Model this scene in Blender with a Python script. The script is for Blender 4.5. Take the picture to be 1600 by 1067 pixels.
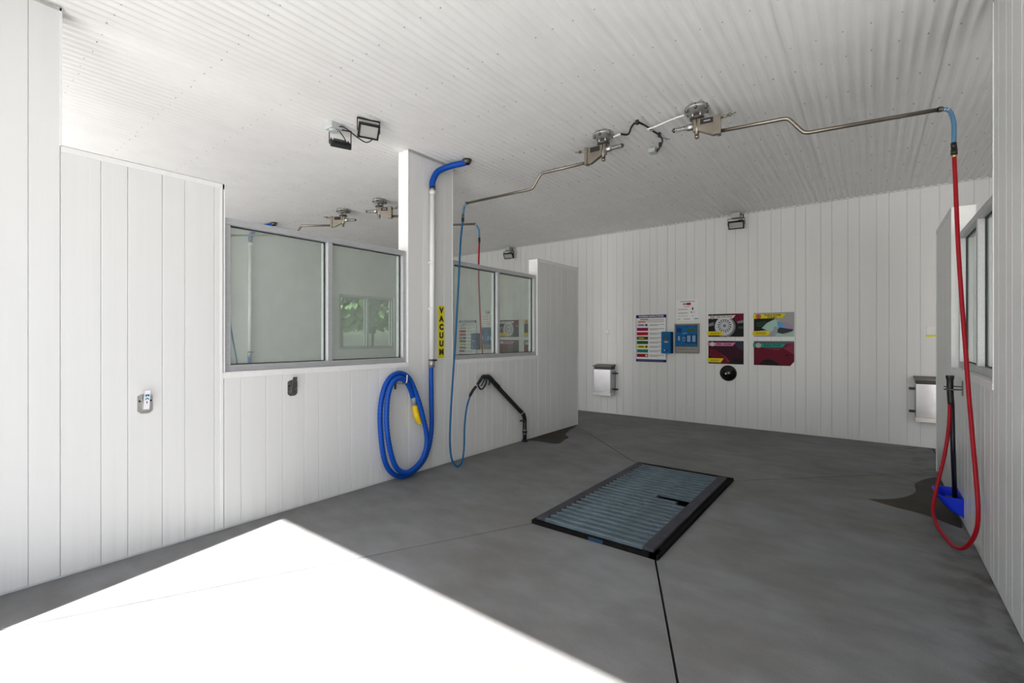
import bpy, math, random
from mathutils import Vector, Matrix
random.seed(7)
for o in list(bpy.data.objects): bpy.data.objects.remove(o)
sc = bpy.context.scene
COL = sc.collection

# ------------------------------------------------------------------ camera
cam = bpy.data.cameras.new('camera'); camo = bpy.data.objects.new('camera', cam); COL.objects.link(camo)
cam.sensor_width = 36; cam.lens = 727.22 / 1600 * 36; cam.shift_y = -6.25 / 1600
cam.clip_start = 0.05; cam.clip_end = 500
camo.location = (0, 0, 1.5); camo.rotation_euler = (math.pi / 2, 0, math.radians(37.55))
sc.camera = camo
# ------------------------------------------------------------------ sky, sun, exposure
world = bpy.data.worlds.new('sky'); sc.world = world; world.use_nodes = True
wn = world.node_tree.nodes; wl = world.node_tree.links
bg = wn['Background']
sky = wn.new('ShaderNodeTexSky'); sky.sky_type = 'NISHITA'; sky.sun_disc = False
SUN_EL = math.radians(45.8)
sky.sun_elevation = SUN_EL; sky.sun_rotation = math.radians(169); sky.dust_density = 2.0; sky.ozone_density = 1.0
wl.new(sky.outputs[0], bg.inputs[0]); bg.inputs[1].default_value = 0.13
sun = bpy.data.lights.new('sun', 'SUN'); suno = bpy.data.objects.new('sun', sun); COL.objects.link(suno)
sun.energy = 12.0; sun.angle = math.radians(0.55); sun.color = (1.0, 0.965, 0.92)
hd = Vector((-0.34, 1.686, 0)).normalized() * math.cos(SUN_EL)
suno.rotation_euler = Vector((hd.x, hd.y, -math.sin(SUN_EL))).to_track_quat('-Z', 'Y').to_euler()
suno.location = (3, -12, 14)
vs = sc.view_settings
vs.view_transform = 'Standard'; vs.look = 'None'; vs.gamma = 1.0; vs.use_curve_mapping = False
vs.exposure = 1.26

# ------------------------------------------------------------------ dimensions (metres; camera above the origin)
XL, XR, YB, HC = -3.996, 0.595, 8.46, 3.55      # left wall face, right wall face, back wall face, ceiling
TH = 0.155                                       # partition thickness
YF, YO = -0.80, -1.40                            # inner and outer face of the unseen front wall, deepened to shade the bay
XFL, XFR = -8.74, XR + TH + 4.59                 # far walls of the neighbouring bays
SILL, WTOP, PTOP = 1.226, 2.445, 2.692

# ------------------------------------------------------------------ materials
MATS = {}
def mat(name, col, rough=0.5, metal=0.0, spec=0.5, noise=0.0, nscale=8.0, bump=0.0, bscale=60.0, stretch=None, emit=None):
    if name in MATS: return MATS[name]
    m = bpy.data.materials.new(name); m.use_nodes = True; MATS[name] = m
    nt = m.node_tree; b = nt.nodes['Principled BSDF']
    b.inputs['Base Color'].default_value = (*col, 1); b.inputs['Roughness'].default_value = rough
    b.inputs['Metallic'].default_value = metal; b.inputs['Specular IOR Level'].default_value = spec
    if noise or bump:
        tc = nt.nodes.new('ShaderNodeTexCoord'); mp = nt.nodes.new('ShaderNodeMapping')
        nt.links.new(tc.outputs['Object'], mp.inputs[0])
        if stretch: mp.inputs['Scale'].default_value = stretch
    if noise:
        n = nt.nodes.new('ShaderNodeTexNoise'); n.inputs['Scale'].default_value = nscale; n.inputs['Detail'].default_value = 5
        nt.links.new(mp.outputs[0], n.inputs['Vector'])
        r = nt.nodes.new('ShaderNodeMapRange'); r.inputs[1].default_value = 0.3; r.inputs[2].default_value = 0.7
        r.inputs[3].default_value = 1 - noise; r.inputs[4].default_value = 1 + noise
        nt.links.new(n.outputs[0], r.inputs[0])
        mx = nt.nodes.new('ShaderNodeVectorMath'); mx.operation = 'SCALE'; mx.inputs[0].default_value = col
        nt.links.new(r.outputs[0], mx.inputs['Scale']); nt.links.new(mx.outputs[0], b.inputs['Base Color'])
    if bump:
        n2 = nt.nodes.new('ShaderNodeTexNoise'); n2.inputs['Scale'].default_value = bscale; n2.inputs['Detail'].default_value = 4
        nt.links.new(mp.outputs[0], n2.inputs['Vector'])
        bp = nt.nodes.new('ShaderNodeBump'); bp.inputs['Strength'].default_value = bump; bp.inputs['Distance'].default_value = 0.004
        nt.links.new(n2.outputs[0], bp.inputs['Height']); nt.links.new(bp.outputs[0], b.inputs['Normal'])
    if emit: b.inputs['Emission Color'].default_value = (*emit, 1); b.inputs['Emission Strength'].default_value = 1
    return m

def srgb(r, g, b):
    f = lambda c: (c / 255 / 12.92) if c / 255 <= 0.04045 else ((c / 255 + 0.055) / 1.055) ** 2.4
    return (f(r), f(g), f(b))

def pvc_mat():
    m = mat('white pvc wall panel', (0.745, 0.748, 0.742), 0.30, spec=0.45)
    nt = m.node_tree; b = nt.nodes['Principled BSDF']
    g = nt.nodes.new('ShaderNodeNewGeometry'); sx = nt.nodes.new('ShaderNodeSeparateXYZ')
    nt.links.new(g.outputs['Position'], sx.inputs[0])
    # faint vertical water streaks and a grimy splash zone near the floor
    mp = nt.nodes.new('ShaderNodeMapping'); mp.inputs['Scale'].default_value = (14, 14, 0.5)
    nt.links.new(g.outputs['Position'], mp.inputs[0])
    n = nt.nodes.new('ShaderNodeTexNoise'); n.inputs['Scale'].default_value = 1.6; n.inputs['Detail'].default_value = 4
    nt.links.new(mp.outputs[0], n.inputs['Vector'])
    low = nt.nodes.new('ShaderNodeMapRange'); low.inputs[1].default_value = 0.0; low.inputs[2].default_value = 0.35
    low.inputs[3].default_value = 0.22; low.inputs[4].default_value = 0.05
    nt.links.new(sx.outputs['Z'], low.inputs[0])
    r = nt.nodes.new('ShaderNodeMapRange'); r.inputs[1].default_value = 0.45; r.inputs[2].default_value = 0.75
    nt.links.new(n.outputs[0], r.inputs[0])
    mu = nt.nodes.new('ShaderNodeMath'); mu.operation = 'MULTIPLY'
    nt.links.new(low.outputs[0], mu.inputs[0]); nt.links.new(r.outputs[0], mu.inputs[1])
    mx = nt.nodes.new('ShaderNodeMix'); mx.data_type = 'RGBA'
    mx.inputs['A'].default_value = (0.745, 0.748, 0.742, 1); mx.inputs['B'].default_value = (0.40, 0.41, 0.40, 1)
    nt.links.new(mu.outputs[0], mx.inputs['Factor']); nt.links.new(mx.outputs['Result'], b.inputs['Base Color'])
    # fine flutes extruded into the panels
    wv = nt.nodes.new('ShaderNodeTexNoise'); wv.inputs['Scale'].default_value = 3.2; wv.inputs['Detail'].default_value = 3
    mp2 = nt.nodes.new('ShaderNodeMapping'); mp2.inputs['Scale'].default_value = (12, 12, 0.02)
    nt.links.new(g.outputs['Position'], mp2.inputs[0]); nt.links.new(mp2.outputs[0], wv.inputs['Vector'])
    bp = nt.nodes.new('ShaderNodeBump'); bp.inputs['Strength'].default_value = 0.25; bp.inputs['Distance'].default_value = 0.003
    nt.links.new(wv.outputs[0], bp.inputs['Height']); nt.links.new(bp.outputs[0], b.inputs['Normal'])
    return m

def concrete_mat():
    m = mat('bay concrete', (0.2, 0.2, 0.2), 0.62, spec=0.35)
    nt = m.node_tree; b = nt.nodes['Principled BSDF']; N = nt.nodes.new; L = nt.links.new
    g = N('ShaderNodeNewGeometry')
    n1 = N('ShaderNodeTexNoise'); n1.inputs['Scale'].default_value = 0.9; n1.inputs['Detail'].default_value = 6; n1.inputs['Roughness'].default_value = 0.62
    n2 = N('ShaderNodeTexNoise'); n2.inputs['Scale'].default_value = 220; n2.inputs['Detail'].default_value = 3
    mp = N('ShaderNodeMapping'); mp.inputs['Scale'].default_value = (4, 8, 1); mp.inputs['Rotation'].default_value = (0, 0, 0.4)
    L(g.outputs['Position'], mp.inputs[0])
    n3 = N('ShaderNodeTexNoise'); n3.inputs['Scale'].default_value = 0.8; n3.inputs['Detail'].default_value = 5
    L(g.outputs['Position'], n1.inputs['Vector']); L(g.outputs['Position'], n2.inputs['Vector']); L(mp.outputs[0], n3.inputs['Vector'])
    cr = N('ShaderNodeValToRGB'); L(n1.outputs[0], cr.inputs[0])
    cr.color_ramp.elements[0].position = 0.32; cr.color_ramp.elements[0].color = (0.150, 0.146, 0.140, 1)
    cr.color_ramp.elements[1].position = 0.70; cr.color_ramp.elements[1].color = (0.222, 0.228, 0.242, 1)
    r2 = N('ShaderNodeMapRange'); r2.inputs[1].default_value = 0.3; r2.inputs[2].default_value = 0.7; r2.inputs[3].default_value = 0.82; r2.inputs[4].default_value = 1.18
    L(n2.outputs[0], r2.inputs[0])
    r3 = N('ShaderNodeMapRange'); r3.inputs[1].default_value = 0.35; r3.inputs[2].default_value = 0.65; r3.inputs[3].default_value = 0.90; r3.inputs[4].default_value = 1.08
    L(n3.outputs[0], r3.inputs[0])
    mu = N('ShaderNodeMath'); mu.operation = 'MULTIPLY'; L(r2.outputs[0], mu.inputs[0]); L(r3.outputs[0], mu.inputs[1])
    sc_ = N('ShaderNodeVectorMath'); sc_.operation = 'SCALE'; L(cr.outputs[0], sc_.inputs[0]); L(mu.outputs[0], sc_.inputs['Scale'])
    # grime washed up along the foot of the right wall
    sx = N('ShaderNodeSeparateXYZ'); L(g.outputs['Position'], sx.inputs[0])
    rg = N('ShaderNodeMapRange'); rg.inputs[1].default_value = 0.15; rg.inputs[2].default_value = 0.58; L(sx.outputs['X'], rg.inputs[0])
    rh = N('ShaderNodeMapRange'); rh.inputs[1].default_value = 0.80; rh.inputs[2].default_value = 0.62; L(sx.outputs['X'], rh.inputs[0])
    n4 = N('ShaderNodeTexNoise'); n4.inputs['Scale'].default_value = 5.0; n4.inputs['Detail'].default_value = 6; L(g.outputs['Position'], n4.inputs['Vector'])
    r4 = N('ShaderNodeMapRange'); r4.inputs[1].default_value = 0.46; r4.inputs[2].default_value = 0.66; L(n4.outputs[0], r4.inputs[0])
    ma = N('ShaderNodeMath'); ma.operation = 'MULTIPLY'; L(rg.outputs[0], ma.inputs[0]); L(r4.outputs[0], ma.inputs[1])
    mb_ = N('ShaderNodeMath'); mb_.operation = 'MULTIPLY'; L(ma.outputs[0], mb_.inputs[0]); L(rh.outputs[0], mb_.inputs[1])
    mc = N('ShaderNodeMath'); mc.operation = 'MULTIPLY'; L(mb_.outputs[0], mc.inputs[0]); mc.inputs[1].default_value = 0.75
    mg = N('ShaderNodeMix'); mg.data_type = 'RGBA'; L(mc.outputs[0], mg.inputs['Factor']); L(sc_.outputs[0], mg.inputs['A']); mg.inputs['B'].default_value = (0.035, 0.032, 0.022, 1)
    L(mg.outputs['Result'], b.inputs['Base Color'])
    bp = N('ShaderNodeBump'); bp.inputs['Strength'].default_value = 0.25; bp.inputs['Distance'].default_value = 0.003
    L(n2.outputs[0], bp.inputs['Height']); L(bp.outputs[0], b.inputs['Normal'])
    return m

def glass_mat(name, dust, tint):
    m = bpy.data.materials.new(name); m.use_nodes = True; MATS[name] = m
    nt = m.node_tree; N = nt.nodes.new; L = nt.links.new
    for n in list(nt.nodes): nt.nodes.remove(n)
    out = N('ShaderNodeOutputMaterial'); tr = N('ShaderNodeBsdfTransparent'); tr.inputs[0].default_value = (*tint, 1)
    gl = N('ShaderNodeBsdfGlossy'); gl.inputs['Roughness'].default_value = 0.02
    df = N('ShaderNodeBsdfDiffuse'); df.inputs[0].default_value = (0.62, 0.66, 0.62, 1)
    fr = N('ShaderNodeFresnel'); fr.inputs[0].default_value = 1.5
    g0 = N('ShaderNodeNewGeometry'); inv = N('ShaderNodeMath'); inv.operation = 'SUBTRACT'; inv.inputs[0].default_value = 1.0; L(g0.outputs['Backfacing'], inv.inputs[1])
    fm = N('ShaderNodeMath'); fm.operation = 'MULTIPLY'; L(fr.outputs[0], fm.inputs[0]); L(inv.outputs[0], fm.inputs[1])   # reflect at the outer faces only
    m1 = N('ShaderNodeMixShader'); L(fm.outputs[0], m1.inputs[0]); L(tr.outputs[0], m1.inputs[1]); L(gl.outputs[0], m1.inputs[2])
    g = N('ShaderNodeNewGeometry'); n = N('ShaderNodeTexNoise'); n.inputs['Scale'].default_value = 3.0; n.inputs['Detail'].default_value = 4
    L(g.outputs['Position'], n.inputs['Vector'])
    r = N('ShaderNodeMapRange'); r.inputs[1].default_value = 0.3; r.inputs[2].default_value = 0.7; r.inputs[3].default_value = dust * 0.8; r.inputs[4].default_value = dust * 1.2
    L(n.outputs[0], r.inputs[0])
    m2 = N('ShaderNodeMixShader'); L(r.outputs[0], m2.inputs[0]); L(m1.outputs[0], m2.inputs[1]); L(df.outputs[0], m2.inputs[2])
    L(m2.outputs[0], out.inputs[0])
    return m

PVC = pvc_mat(); CONC = concrete_mat()
CEIL = mat('white painted corrugated steel', (0.85, 0.842, 0.825), 0.38, spec=0.4, noise=0.03, nscale=3)
CORE = mat('dark joint backing', (0.18, 0.18, 0.17), 0.8)
TRIM = mat('white pvc trim', (0.82, 0.82, 0.81), 0.32, noise=0.02, nscale=20)
CAP = mat('grey dusty cap trim', (0.50, 0.50, 0.47), 0.5, noise=0.15, nscale=25)
JOINT = mat('dark slab base', (0.025, 0.024, 0.022), 0.9)
ALU = mat('brushed aluminium frame', (0.55, 0.555, 0.575), 0.42, metal=0.55, noise=0.06, nscale=15, stretch=(6, 1, 6))
GASK = mat('black gasket', (0.012, 0.012, 0.014), 0.6)
GLASS = glass_mat('dusty window glass', 0.19, (0.86, 0.90, 0.87))
STEEL = mat('stainless steel', (0.60, 0.59, 0.57), 0.30, metal=1.0, noise=0.06, nscale=12)
BRONZE = mat('tarnished stainless tube', (0.30, 0.265, 0.22), 0.35, metal=1.0, noise=0.15, nscale=9)
CASTAL = mat('cast aluminium', (0.42, 0.41, 0.39), 0.45, metal=0.8, noise=0.1, nscale=30)
DKSTEEL = mat('dark steel', (0.13, 0.12, 0.11), 0.4, metal=0.8, noise=0.15, nscale=30)
BLACK = mat('black plastic', (0.010, 0.010, 0.011), 0.38, noise=0.1, nscale=20)
BLKPIPE = mat('black pipe', (0.010, 0.011, 0.015), 0.45, noise=0.2, nscale=12)
GLOSSBLK = mat('glossy black dome', (0.006, 0.006, 0.006), 0.08, noise=0.05, nscale=5)
VBLUE = mat('blue vacuum hose', srgb(4, 74, 172), 0.42, spec=0.3, noise=0.06, nscale=10)
HBLUE = mat('blue pressure hose', srgb(12, 90, 136), 0.45, spec=0.3, noise=0.08, nscale=10)
LBLUE = mat('light blue whip hose', srgb(84, 130, 165), 0.4, spec=0.3, noise=0.06, nscale=10)
RED = mat('red hose', srgb(160, 3, 24), 0.45, spec=0.3, noise=0.06, nscale=10)
WPIPE = mat('white pvc pipe', (0.86, 0.86, 0.85), 0.3, noise=0.02, nscale=10)
YEL = mat('yellow nozzle', srgb(240, 200, 20), 0.4, noise=0.05, nscale=20)
SYEL = mat('yellow sign', srgb(226, 214, 10), 0.42, noise=0.02, nscale=20)
INK = mat('black print', (0.008, 0.008, 0.008), 0.5)
WHITE = mat('white print', (0.80, 0.80, 0.80), 0.45)
CLEAR = mat('clear tubing', (0.75, 0.76, 0.75), 0.2, noise=0.03, nscale=10)
GREYBOX = mat('grey junction box', (0.44, 0.47, 0.465), 0.5, noise=0.05, nscale=15)
LENS = mat('flood light lens', (0.44, 0.435, 0.41), 0.15, noise=0.02, nscale=10)
HBUCKET = mat('blue plastic holster', srgb(12, 50, 215), 0.4, noise=0.04, nscale=10)
NAVY = mat('dark navy wand', srgb(14, 14, 34), 0.4, noise=0.05, nscale=10)
PANELB = mat('blue meter panel', srgb(8, 98, 156), 0.5, spec=0.2, noise=0.04, nscale=20)
PANELD = mat('dark blue meter print', srgb(8, 52, 110), 0.5, spec=0.2)
GRATE = mat('wet grey-green grate slat', srgb(84, 100, 108), 0.36, spec=0.5, noise=0.30, nscale=7, stretch=(1, 7, 1))
RAIL = mat('dark grate rail', srgb(60, 60, 67), 0.6, spec=0.2, noise=0.2, nscale=12)
GFRAME = mat('black grate frame', (0.008, 0.008, 0.008), 0.8, spec=0.08, noise=0.3, nscale=20)
BLUEPAINT = mat('blue paint mark', srgb(14, 54, 86), 0.5)
WET = mat('wet stained concrete', (0.040, 0.033, 0.024), 0.55, spec=0.12, noise=0.25, nscale=4)
WALLPL = mat('off-white wall plate', (0.80, 0.80, 0.77), 0.35, noise=0.02, nscale=10)
DRIVE = mat('pale driveway concrete', (0.45, 0.45, 0.445), 0.8, noise=0.12, nscale=2, bump=0.2)
GRASS = mat('lawn grass', (0.13, 0.20, 0.045), 0.9, noise=0.35, nscale=2)
LEAF = mat('tree leaves', (0.06, 0.12, 0.035), 0.6, noise=0.4, nscale=3)
BARK = mat('tree bark', (0.10, 0.075, 0.05), 0.9, noise=0.3, nscale=10)

# ------------------------------------------------------------------ mesh helpers
def V(*a): return Vector(a)
class MB:
    def __init__(s): s.v = []; s.f = []; s.s = []
    def add(s, vs, fs, smooth=False):
        k = len(s.v); s.v += [tuple(v) for v in vs]
        for f in fs: s.f.append(tuple(i + k for i in f)); s.s.append(smooth)
        return s
    def box(s, x0, x1, y0, y1, z0, z1):
        vs = [(x, y, z) for x in (x0, x1) for y in (y0, y1) for z in (z0, z1)]
        return s.add(vs, [(0, 1, 3, 2), (4, 6, 7, 5), (0, 4, 5, 1), (2, 3, 7, 6), (0, 2, 6, 4), (1, 5, 7, 3)])
    def bbox(s, x0, x1, y0, y1, z0, z1, b=0.004):
        # box with chamfered edges (octagonal in every section)
        vs = []; fs = []
        X, Y, Z = (x0, x1), (y0, y1), (z0, z1); idx = {}
        for i in (0, 1):
            for j in (0, 1):
                for k in (0, 1):
                    sx, sy, sz = (1 - 2 * i), (1 - 2 * j), (1 - 2 * k)
                    for a in range(3):
                        p = [X[i] + sx * b, Y[j] + sy * b, Z[k] + sz * b]
                        p[a] = (X[i], Y[j], Z[k])[a]
                        idx[(i, j, k, a)] = len(vs); vs.append(tuple(p))
        g = lambda i, j, k, a: idx[(i, j, k, a)]
        for i in (0, 1):
            fs.append([g(i, 0, 0, 0), g(i, 1, 0, 0), g(i, 1, 1, 0), g(i, 0, 1, 0)])
            fs.append([g(0, i, 0, 1), g(1, i, 0, 1), g(1, i, 1, 1), g(0, i, 1, 1)])
            fs.append([g(0, 0, i, 2), g(1, 0, i, 2), g(1, 1, i, 2), g(0, 1, i, 2)])
            for j in (0, 1):
                fs.append([g(0, i, j, 1), g(1, i, j, 1), g(1, i, j, 2), g(0, i, j, 2)])
                fs.append([g(i, 0, j, 0), g(i, 1, j, 0), g(i, 1, j, 2), g(i, 0, j, 2)])
                fs.append([g(i, j, 0, 0), g(i, j, 1, 0), g(i, j, 1, 1), g(i, j, 0, 1)])
                for k in (0, 1): fs.append([g(i, j, k, 0), g(i, j, k, 1), g(i, j, k, 2)])
        return s.add(vs, fs)
    def tube(s, pts, r, n=10, cap=True, smooth=True):
        P = [Vector(p) for p in pts]; R = r if isinstance(r, (list, tuple)) else [r] * len(P)
        T = []
        for i in range(len(P)):
            a = P[max(0, i - 1)]; b = P[min(len(P) - 1, i + 1)]; t = (b - a)
            T.append(t.normalized() if t.length > 1e-9 else Vector((0, 0, 1)))
        u = T[0].orthogonal().normalized(); vs = []; fs = []
        for i in range(len(P)):
            u = (u - T[i] * u.dot(T[i])).normalized(); w = T[i].cross(u)
            for k in range(n):
                a = 2 * math.pi * k / n; vs.append(P[i] + (u * math.cos(a) + w * math.sin(a)) * R[i])
        for i in range(len(P) - 1):
            for k in range(n):
                fs.append((i * n + k, i * n + (k + 1) % n, (i + 1) * n + (k + 1) % n, (i + 1) * n + k))
        s.add(vs, fs, smooth)
        if cap:
            s.add(vs[:n], [tuple(reversed(range(n)))]); s.add(vs[-n:], [tuple(range(n))])
        return s
    def cyl(s, a, b, r, n=16, r2=None): return s.tube([a, b], [r, r if r2 is None else r2], n)
    def prism(s, poly, d, smooth=False):
        # poly: list of 3D points in a plane, extruded by vector d
        n = len(poly); d = Vector(d); vs = [Vector(p) for p in poly] + [Vector(p) + d for p in poly]
        fs = [tuple(range(n)), tuple(reversed(range(n, 2 * n)))] + [(i, i + n, (i + 1) % n + n, (i + 1) % n) for i in range(n)]
        return s.add(vs, fs, smooth)
    def lathe(s, prof, c, axis='z', n=24):
        vs = []; fs = []; m = len(prof); c = Vector(c)
        for k in range(n):
            a = 2 * math.pi * k / n
            for r, h in prof:
                p = {'z': Vector((r * math.cos(a), r * math.sin(a), h)), 'y': Vector((r * math.cos(a), h, r * math.sin(a))), 'x': Vector((h, r * math.cos(a), r * math.sin(a)))}[axis]
                vs.append(c + p)
        for k in range(n):
            for i in range(m - 1): fs.append((k * m + i, ((k + 1) % n) * m + i, ((k + 1) % n) * m + i + 1, k * m + i + 1))
        return s.add(vs, fs, True)
    def xf(s, M):
        s.v = [tuple(M @ Vector(v)) for v in s.v]; return s
    def mesh(s, name):
        me = bpy.data.meshes.new(name); me.from_pydata(s.v, [], s.f)
        me.polygons.foreach_set('use_smooth', s.s); me.validate()
        import bmesh
        bm = bmesh.new(); bm.from_mesh(me); bmesh.ops.remove_doubles(bm, verts=bm.verts, dist=1e-6)
        bmesh.ops.recalc_face_normals(bm, faces=bm.faces); bm.to_mesh(me); bm.free()
        return me
    def build(s, name, m, parent=None, label=None):
        o = bpy.data.objects.new(name, s.mesh(name)); COL.objects.link(o)
        o.data.materials.append(m)
        if parent is not None: setpar(o, parent)
        if label: o['label'] = label
        return o
def wmat(p):
    M = Matrix.LocRotScale(p.location, p.rotation_euler, p.scale)
    return M if p.parent is None else wmat(p.parent) @ p.matrix_parent_inverse @ M
def setpar(o, p):
    o.parent = p; o.matrix_parent_inverse = wmat(p).inverted()
def link_mesh(name, me, loc, parent=None, rot=(0, 0, 0)):
    o = bpy.data.objects.new(name, me); COL.objects.link(o); o.location = loc; o.rotation_euler = rot
    if parent is not None: setpar(o, parent)
    return o
def thing(name, label, cat, loc=(0, 0, 0), group=None):
    o = bpy.data.objects.new(name, None); COL.objects.link(o); o.location = loc; o.empty_display_size = 0.1
    return tag(o, label, cat, group)
def tag(o, label, cat, group=None, kind=None):
    o['label'] = label; o['category'] = cat
    if group: o['group'] = group
    if kind: o['kind'] = kind
    return o
def struct(o, label=None, cat=None):
    o['kind'] = 'structure'
    if label: o['label'] = label
    if cat: o['category'] = cat
    return o
def copy_tree(o, parent=None, dloc=None):
    c = o.copy(); COL.objects.link(c)
    if parent is not None: c.parent = parent; c.matrix_parent_inverse = o.matrix_parent_inverse.copy()
    for ch in list(o.children): copy_tree(ch, c)
    if dloc is not None: c.location = Vector(o.location) + Vector(dloc)
    return c
def spline(pts, n=8):
    P = [Vector(p) for p in pts]; out = []
    for i in range(len(P) - 1):
        p0 = P[max(i - 1, 0)]; p1 = P[i]; p2 = P[i + 1]; p3 = P[min(i + 2, len(P) - 1)]
        for k in range(n):
            t = k / n
            out.append(0.5 * ((2 * p1) + (p2 - p0) * t + (2 * p0 - 5 * p1 + 4 * p2 - p3) * t * t + (3 * p1 - p0 - 3 * p2 + p3) * t ** 3))
    out.append(P[-1]); return out
def text_obj(name, s, size, m, parent, M, align='CENTER', bold=0.0, xs=1.0):
    cu = bpy.data.curves.new(name, 'FONT'); cu.body = s; cu.size = size; cu.align_x = align; cu.align_y = 'CENTER'
    cu.offset = bold; cu.extrude = 0.0005
    t = bpy.data.objects.new(name, cu); COL.objects.link(t)
    dg = bpy.context.evaluated_depsgraph_get(); me = bpy.data.meshes.new_from_object(t.evaluated_get(dg))
    bpy.data.objects.remove(t); me.transform(Matrix.Diagonal((xs, 1, 1, 1))); me.transform(M); me.name = name
    me.materials.clear(); me.materials.append(m)
    o = bpy.data.objects.new(name, me); COL.objects.link(o); setpar(o, parent); return o
# matrices that put lettering (drawn in x,y) on a wall: facing -Y (back wall) and facing +X (left wall)
def on_back(x, y, z, rot=0): return Matrix.Translation((x, y, z)) @ Matrix.Rotation(math.pi / 2, 4, 'X') @ Matrix.Rotation(rot, 4, 'Z')
def on_left(x, y, z): return Matrix.Translation((x, y, z)) @ Matrix.Rotation(math.pi / 2, 4, 'Z') @ Matrix.Rotation(math.pi / 2, 4, 'X')

# ================================================================== THE SETTING
# ---- ground outside
g = MB().box(-60, 60, -60, YF - 0.02, -0.25, -0.02).build('driveway', DRIVE); struct(g, 'pale concrete driveway in front of the wash bays', 'driveway')
g = MB().box(-60, XFL - 0.17, YF, 60, -0.25, -0.03).build('lawn', GRASS); struct(g, 'green lawn beside the building', 'lawn')

# ---- floor: base plus cast slabs parted by saw cuts
floor = MB().box(XFL - 0.15, XFR + 0.15, YF, YB + 0.1, -0.30, -0.10).build('floor', JOINT)
struct(floor, 'grey concrete wash bay floor with diagonal saw cuts', 'floor')
def inset(poly, d):
    n = len(poly); out = []
    area = sum(poly[i][0] * poly[(i + 1) % n][1] - poly[(i + 1) % n][0] * poly[i][1] for i in range(n))
    if area < 0: poly = poly[::-1]
    for i in range(n):
        p0, p1, p2 = Vector(poly[i - 1]), Vector(poly[i]), Vector(poly[(i + 1) % n])
        e1 = (p1 - p0).normalized(); e2 = (p2 - p1).normalized()
        n1 = Vector((-e1.y, e1.x)); n2 = Vector((-e2.y, e2.x)); bis = (n1 + n2)
        out.append(p1 + bis * (d / max(0.2, 1 + n1.dot(n2))))
    return out
GX0, GX1, GY0, GY1 = -2.165, -1.140, 3.12, 5.27     # drain grate
def slabs(dx):
    c = (XL + XR) / 2
    L_, R_ = XL - TH / 2, XR + TH / 2
    g0, g1 = GX0 + 0.05, GX1 - 0.05; h0, h1 = GY0 + 0.05, GY1 - 0.05
    yk = 7.06
    polys = [[(L_, YF), (R_, YF), (g1, h0), (g0, h0)], [(L_, YF), (g0, h0), (g0, h1), (L_, yk)],
             [(g1, h0), (R_, YF), (R_, yk), (g1, h1)], [(g0, h1), (g1, h1), (R_, yk), (L_, yk)],
             [(L_, yk), (R_, yk), (R_, YB + 0.1), (L_, YB + 0.1)]]
    for p in polys:
        q = inset([(x + dx, y) for x, y in p], 0.0065)
        MB().prism([(v.x, v.y, -0.1) for v in q], (0, 0, 0.1)).build('slab', CONC, floor)
for dx in (-4.745, 0, 4.745): slabs(dx)

# ---- ceiling: deck above, corrugated sheets below
ceiling = MB().box(XFL - 0.2, XFR + 0.2, YO, YB + 0.2, HC + 0.05, HC + 0.30).build('ceiling', CORE)
struct(ceiling, 'white corrugated steel ceiling over the wash bays', 'ceiling')
PITCH = 0.0762; SHW = PITCH * 12
def sheet(y0, y1, drop):
    vs = []; fs = []; n = 12 * 8
    for i in range(n + 1):
        x = SHW * i / n; t = (x / PITCH) % 1.0
        z = 0.0095 * math.tanh(1.4 * math.cos(2 * math.pi * t)) / math.tanh(1.4)
        lip = -0.003 * max(0, 1 - i / 6)
        vs += [(x, y0, z + lip - drop), (x, y1, z + lip - drop)]
    for i in range(n): fs.append((2 * i, 2 * i + 1, 2 * i + 3, 2 * i + 2))
    m = MB(); m.add(vs, fs, True); me = m.mesh('ceiling_sheet'); me.materials.append(CEIL); return me
me_a = sheet(YO, 3.95, 0.004); me_b = sheet(3.88, YB + 0.02, 0.0)
i0 = math.floor((XFL - 0.15 - 0.430) / SHW)
for i in range(i0, i0 + 17):
    x = 0.430 + i * SHW
    if x > XFR + 0.1: break
    link_mesh('sheet', me_a, (x, 0, HC + 0.011), ceiling); link_mesh('sheet', me_b, (x, 0, HC + 0.011), ceiling)
# screw heads: far too small to pick apart
scr = MB()
rows = [2.617 - 0.604 * k for k in range(0, 6)] + [3.221, 3.82, 4.187, 4.790, 5.394, 5.998, 6.602, 7.206, 7.81]
for y in rows:
    x = 0.430 + 0.0381 - 60 * 0.1524
    while x < XFR:
        jx, jy = random.uniform(-.01, .01), random.uniform(-.012, .012)
        if random.random() > 0.06: scr.tube([(x + jx, y + jy, HC - 0.004), (x + jx, y + jy, HC + 0.006)], 0.0052, 6)
        x += 0.1524
so = scr.build('ceiling_screws', mat('weathered screw heads', (0.40, 0.39, 0.38), 0.5, metal=0.6, noise=0.2, nscale=3), ceiling); so['kind'] = 'stuff'

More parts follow.
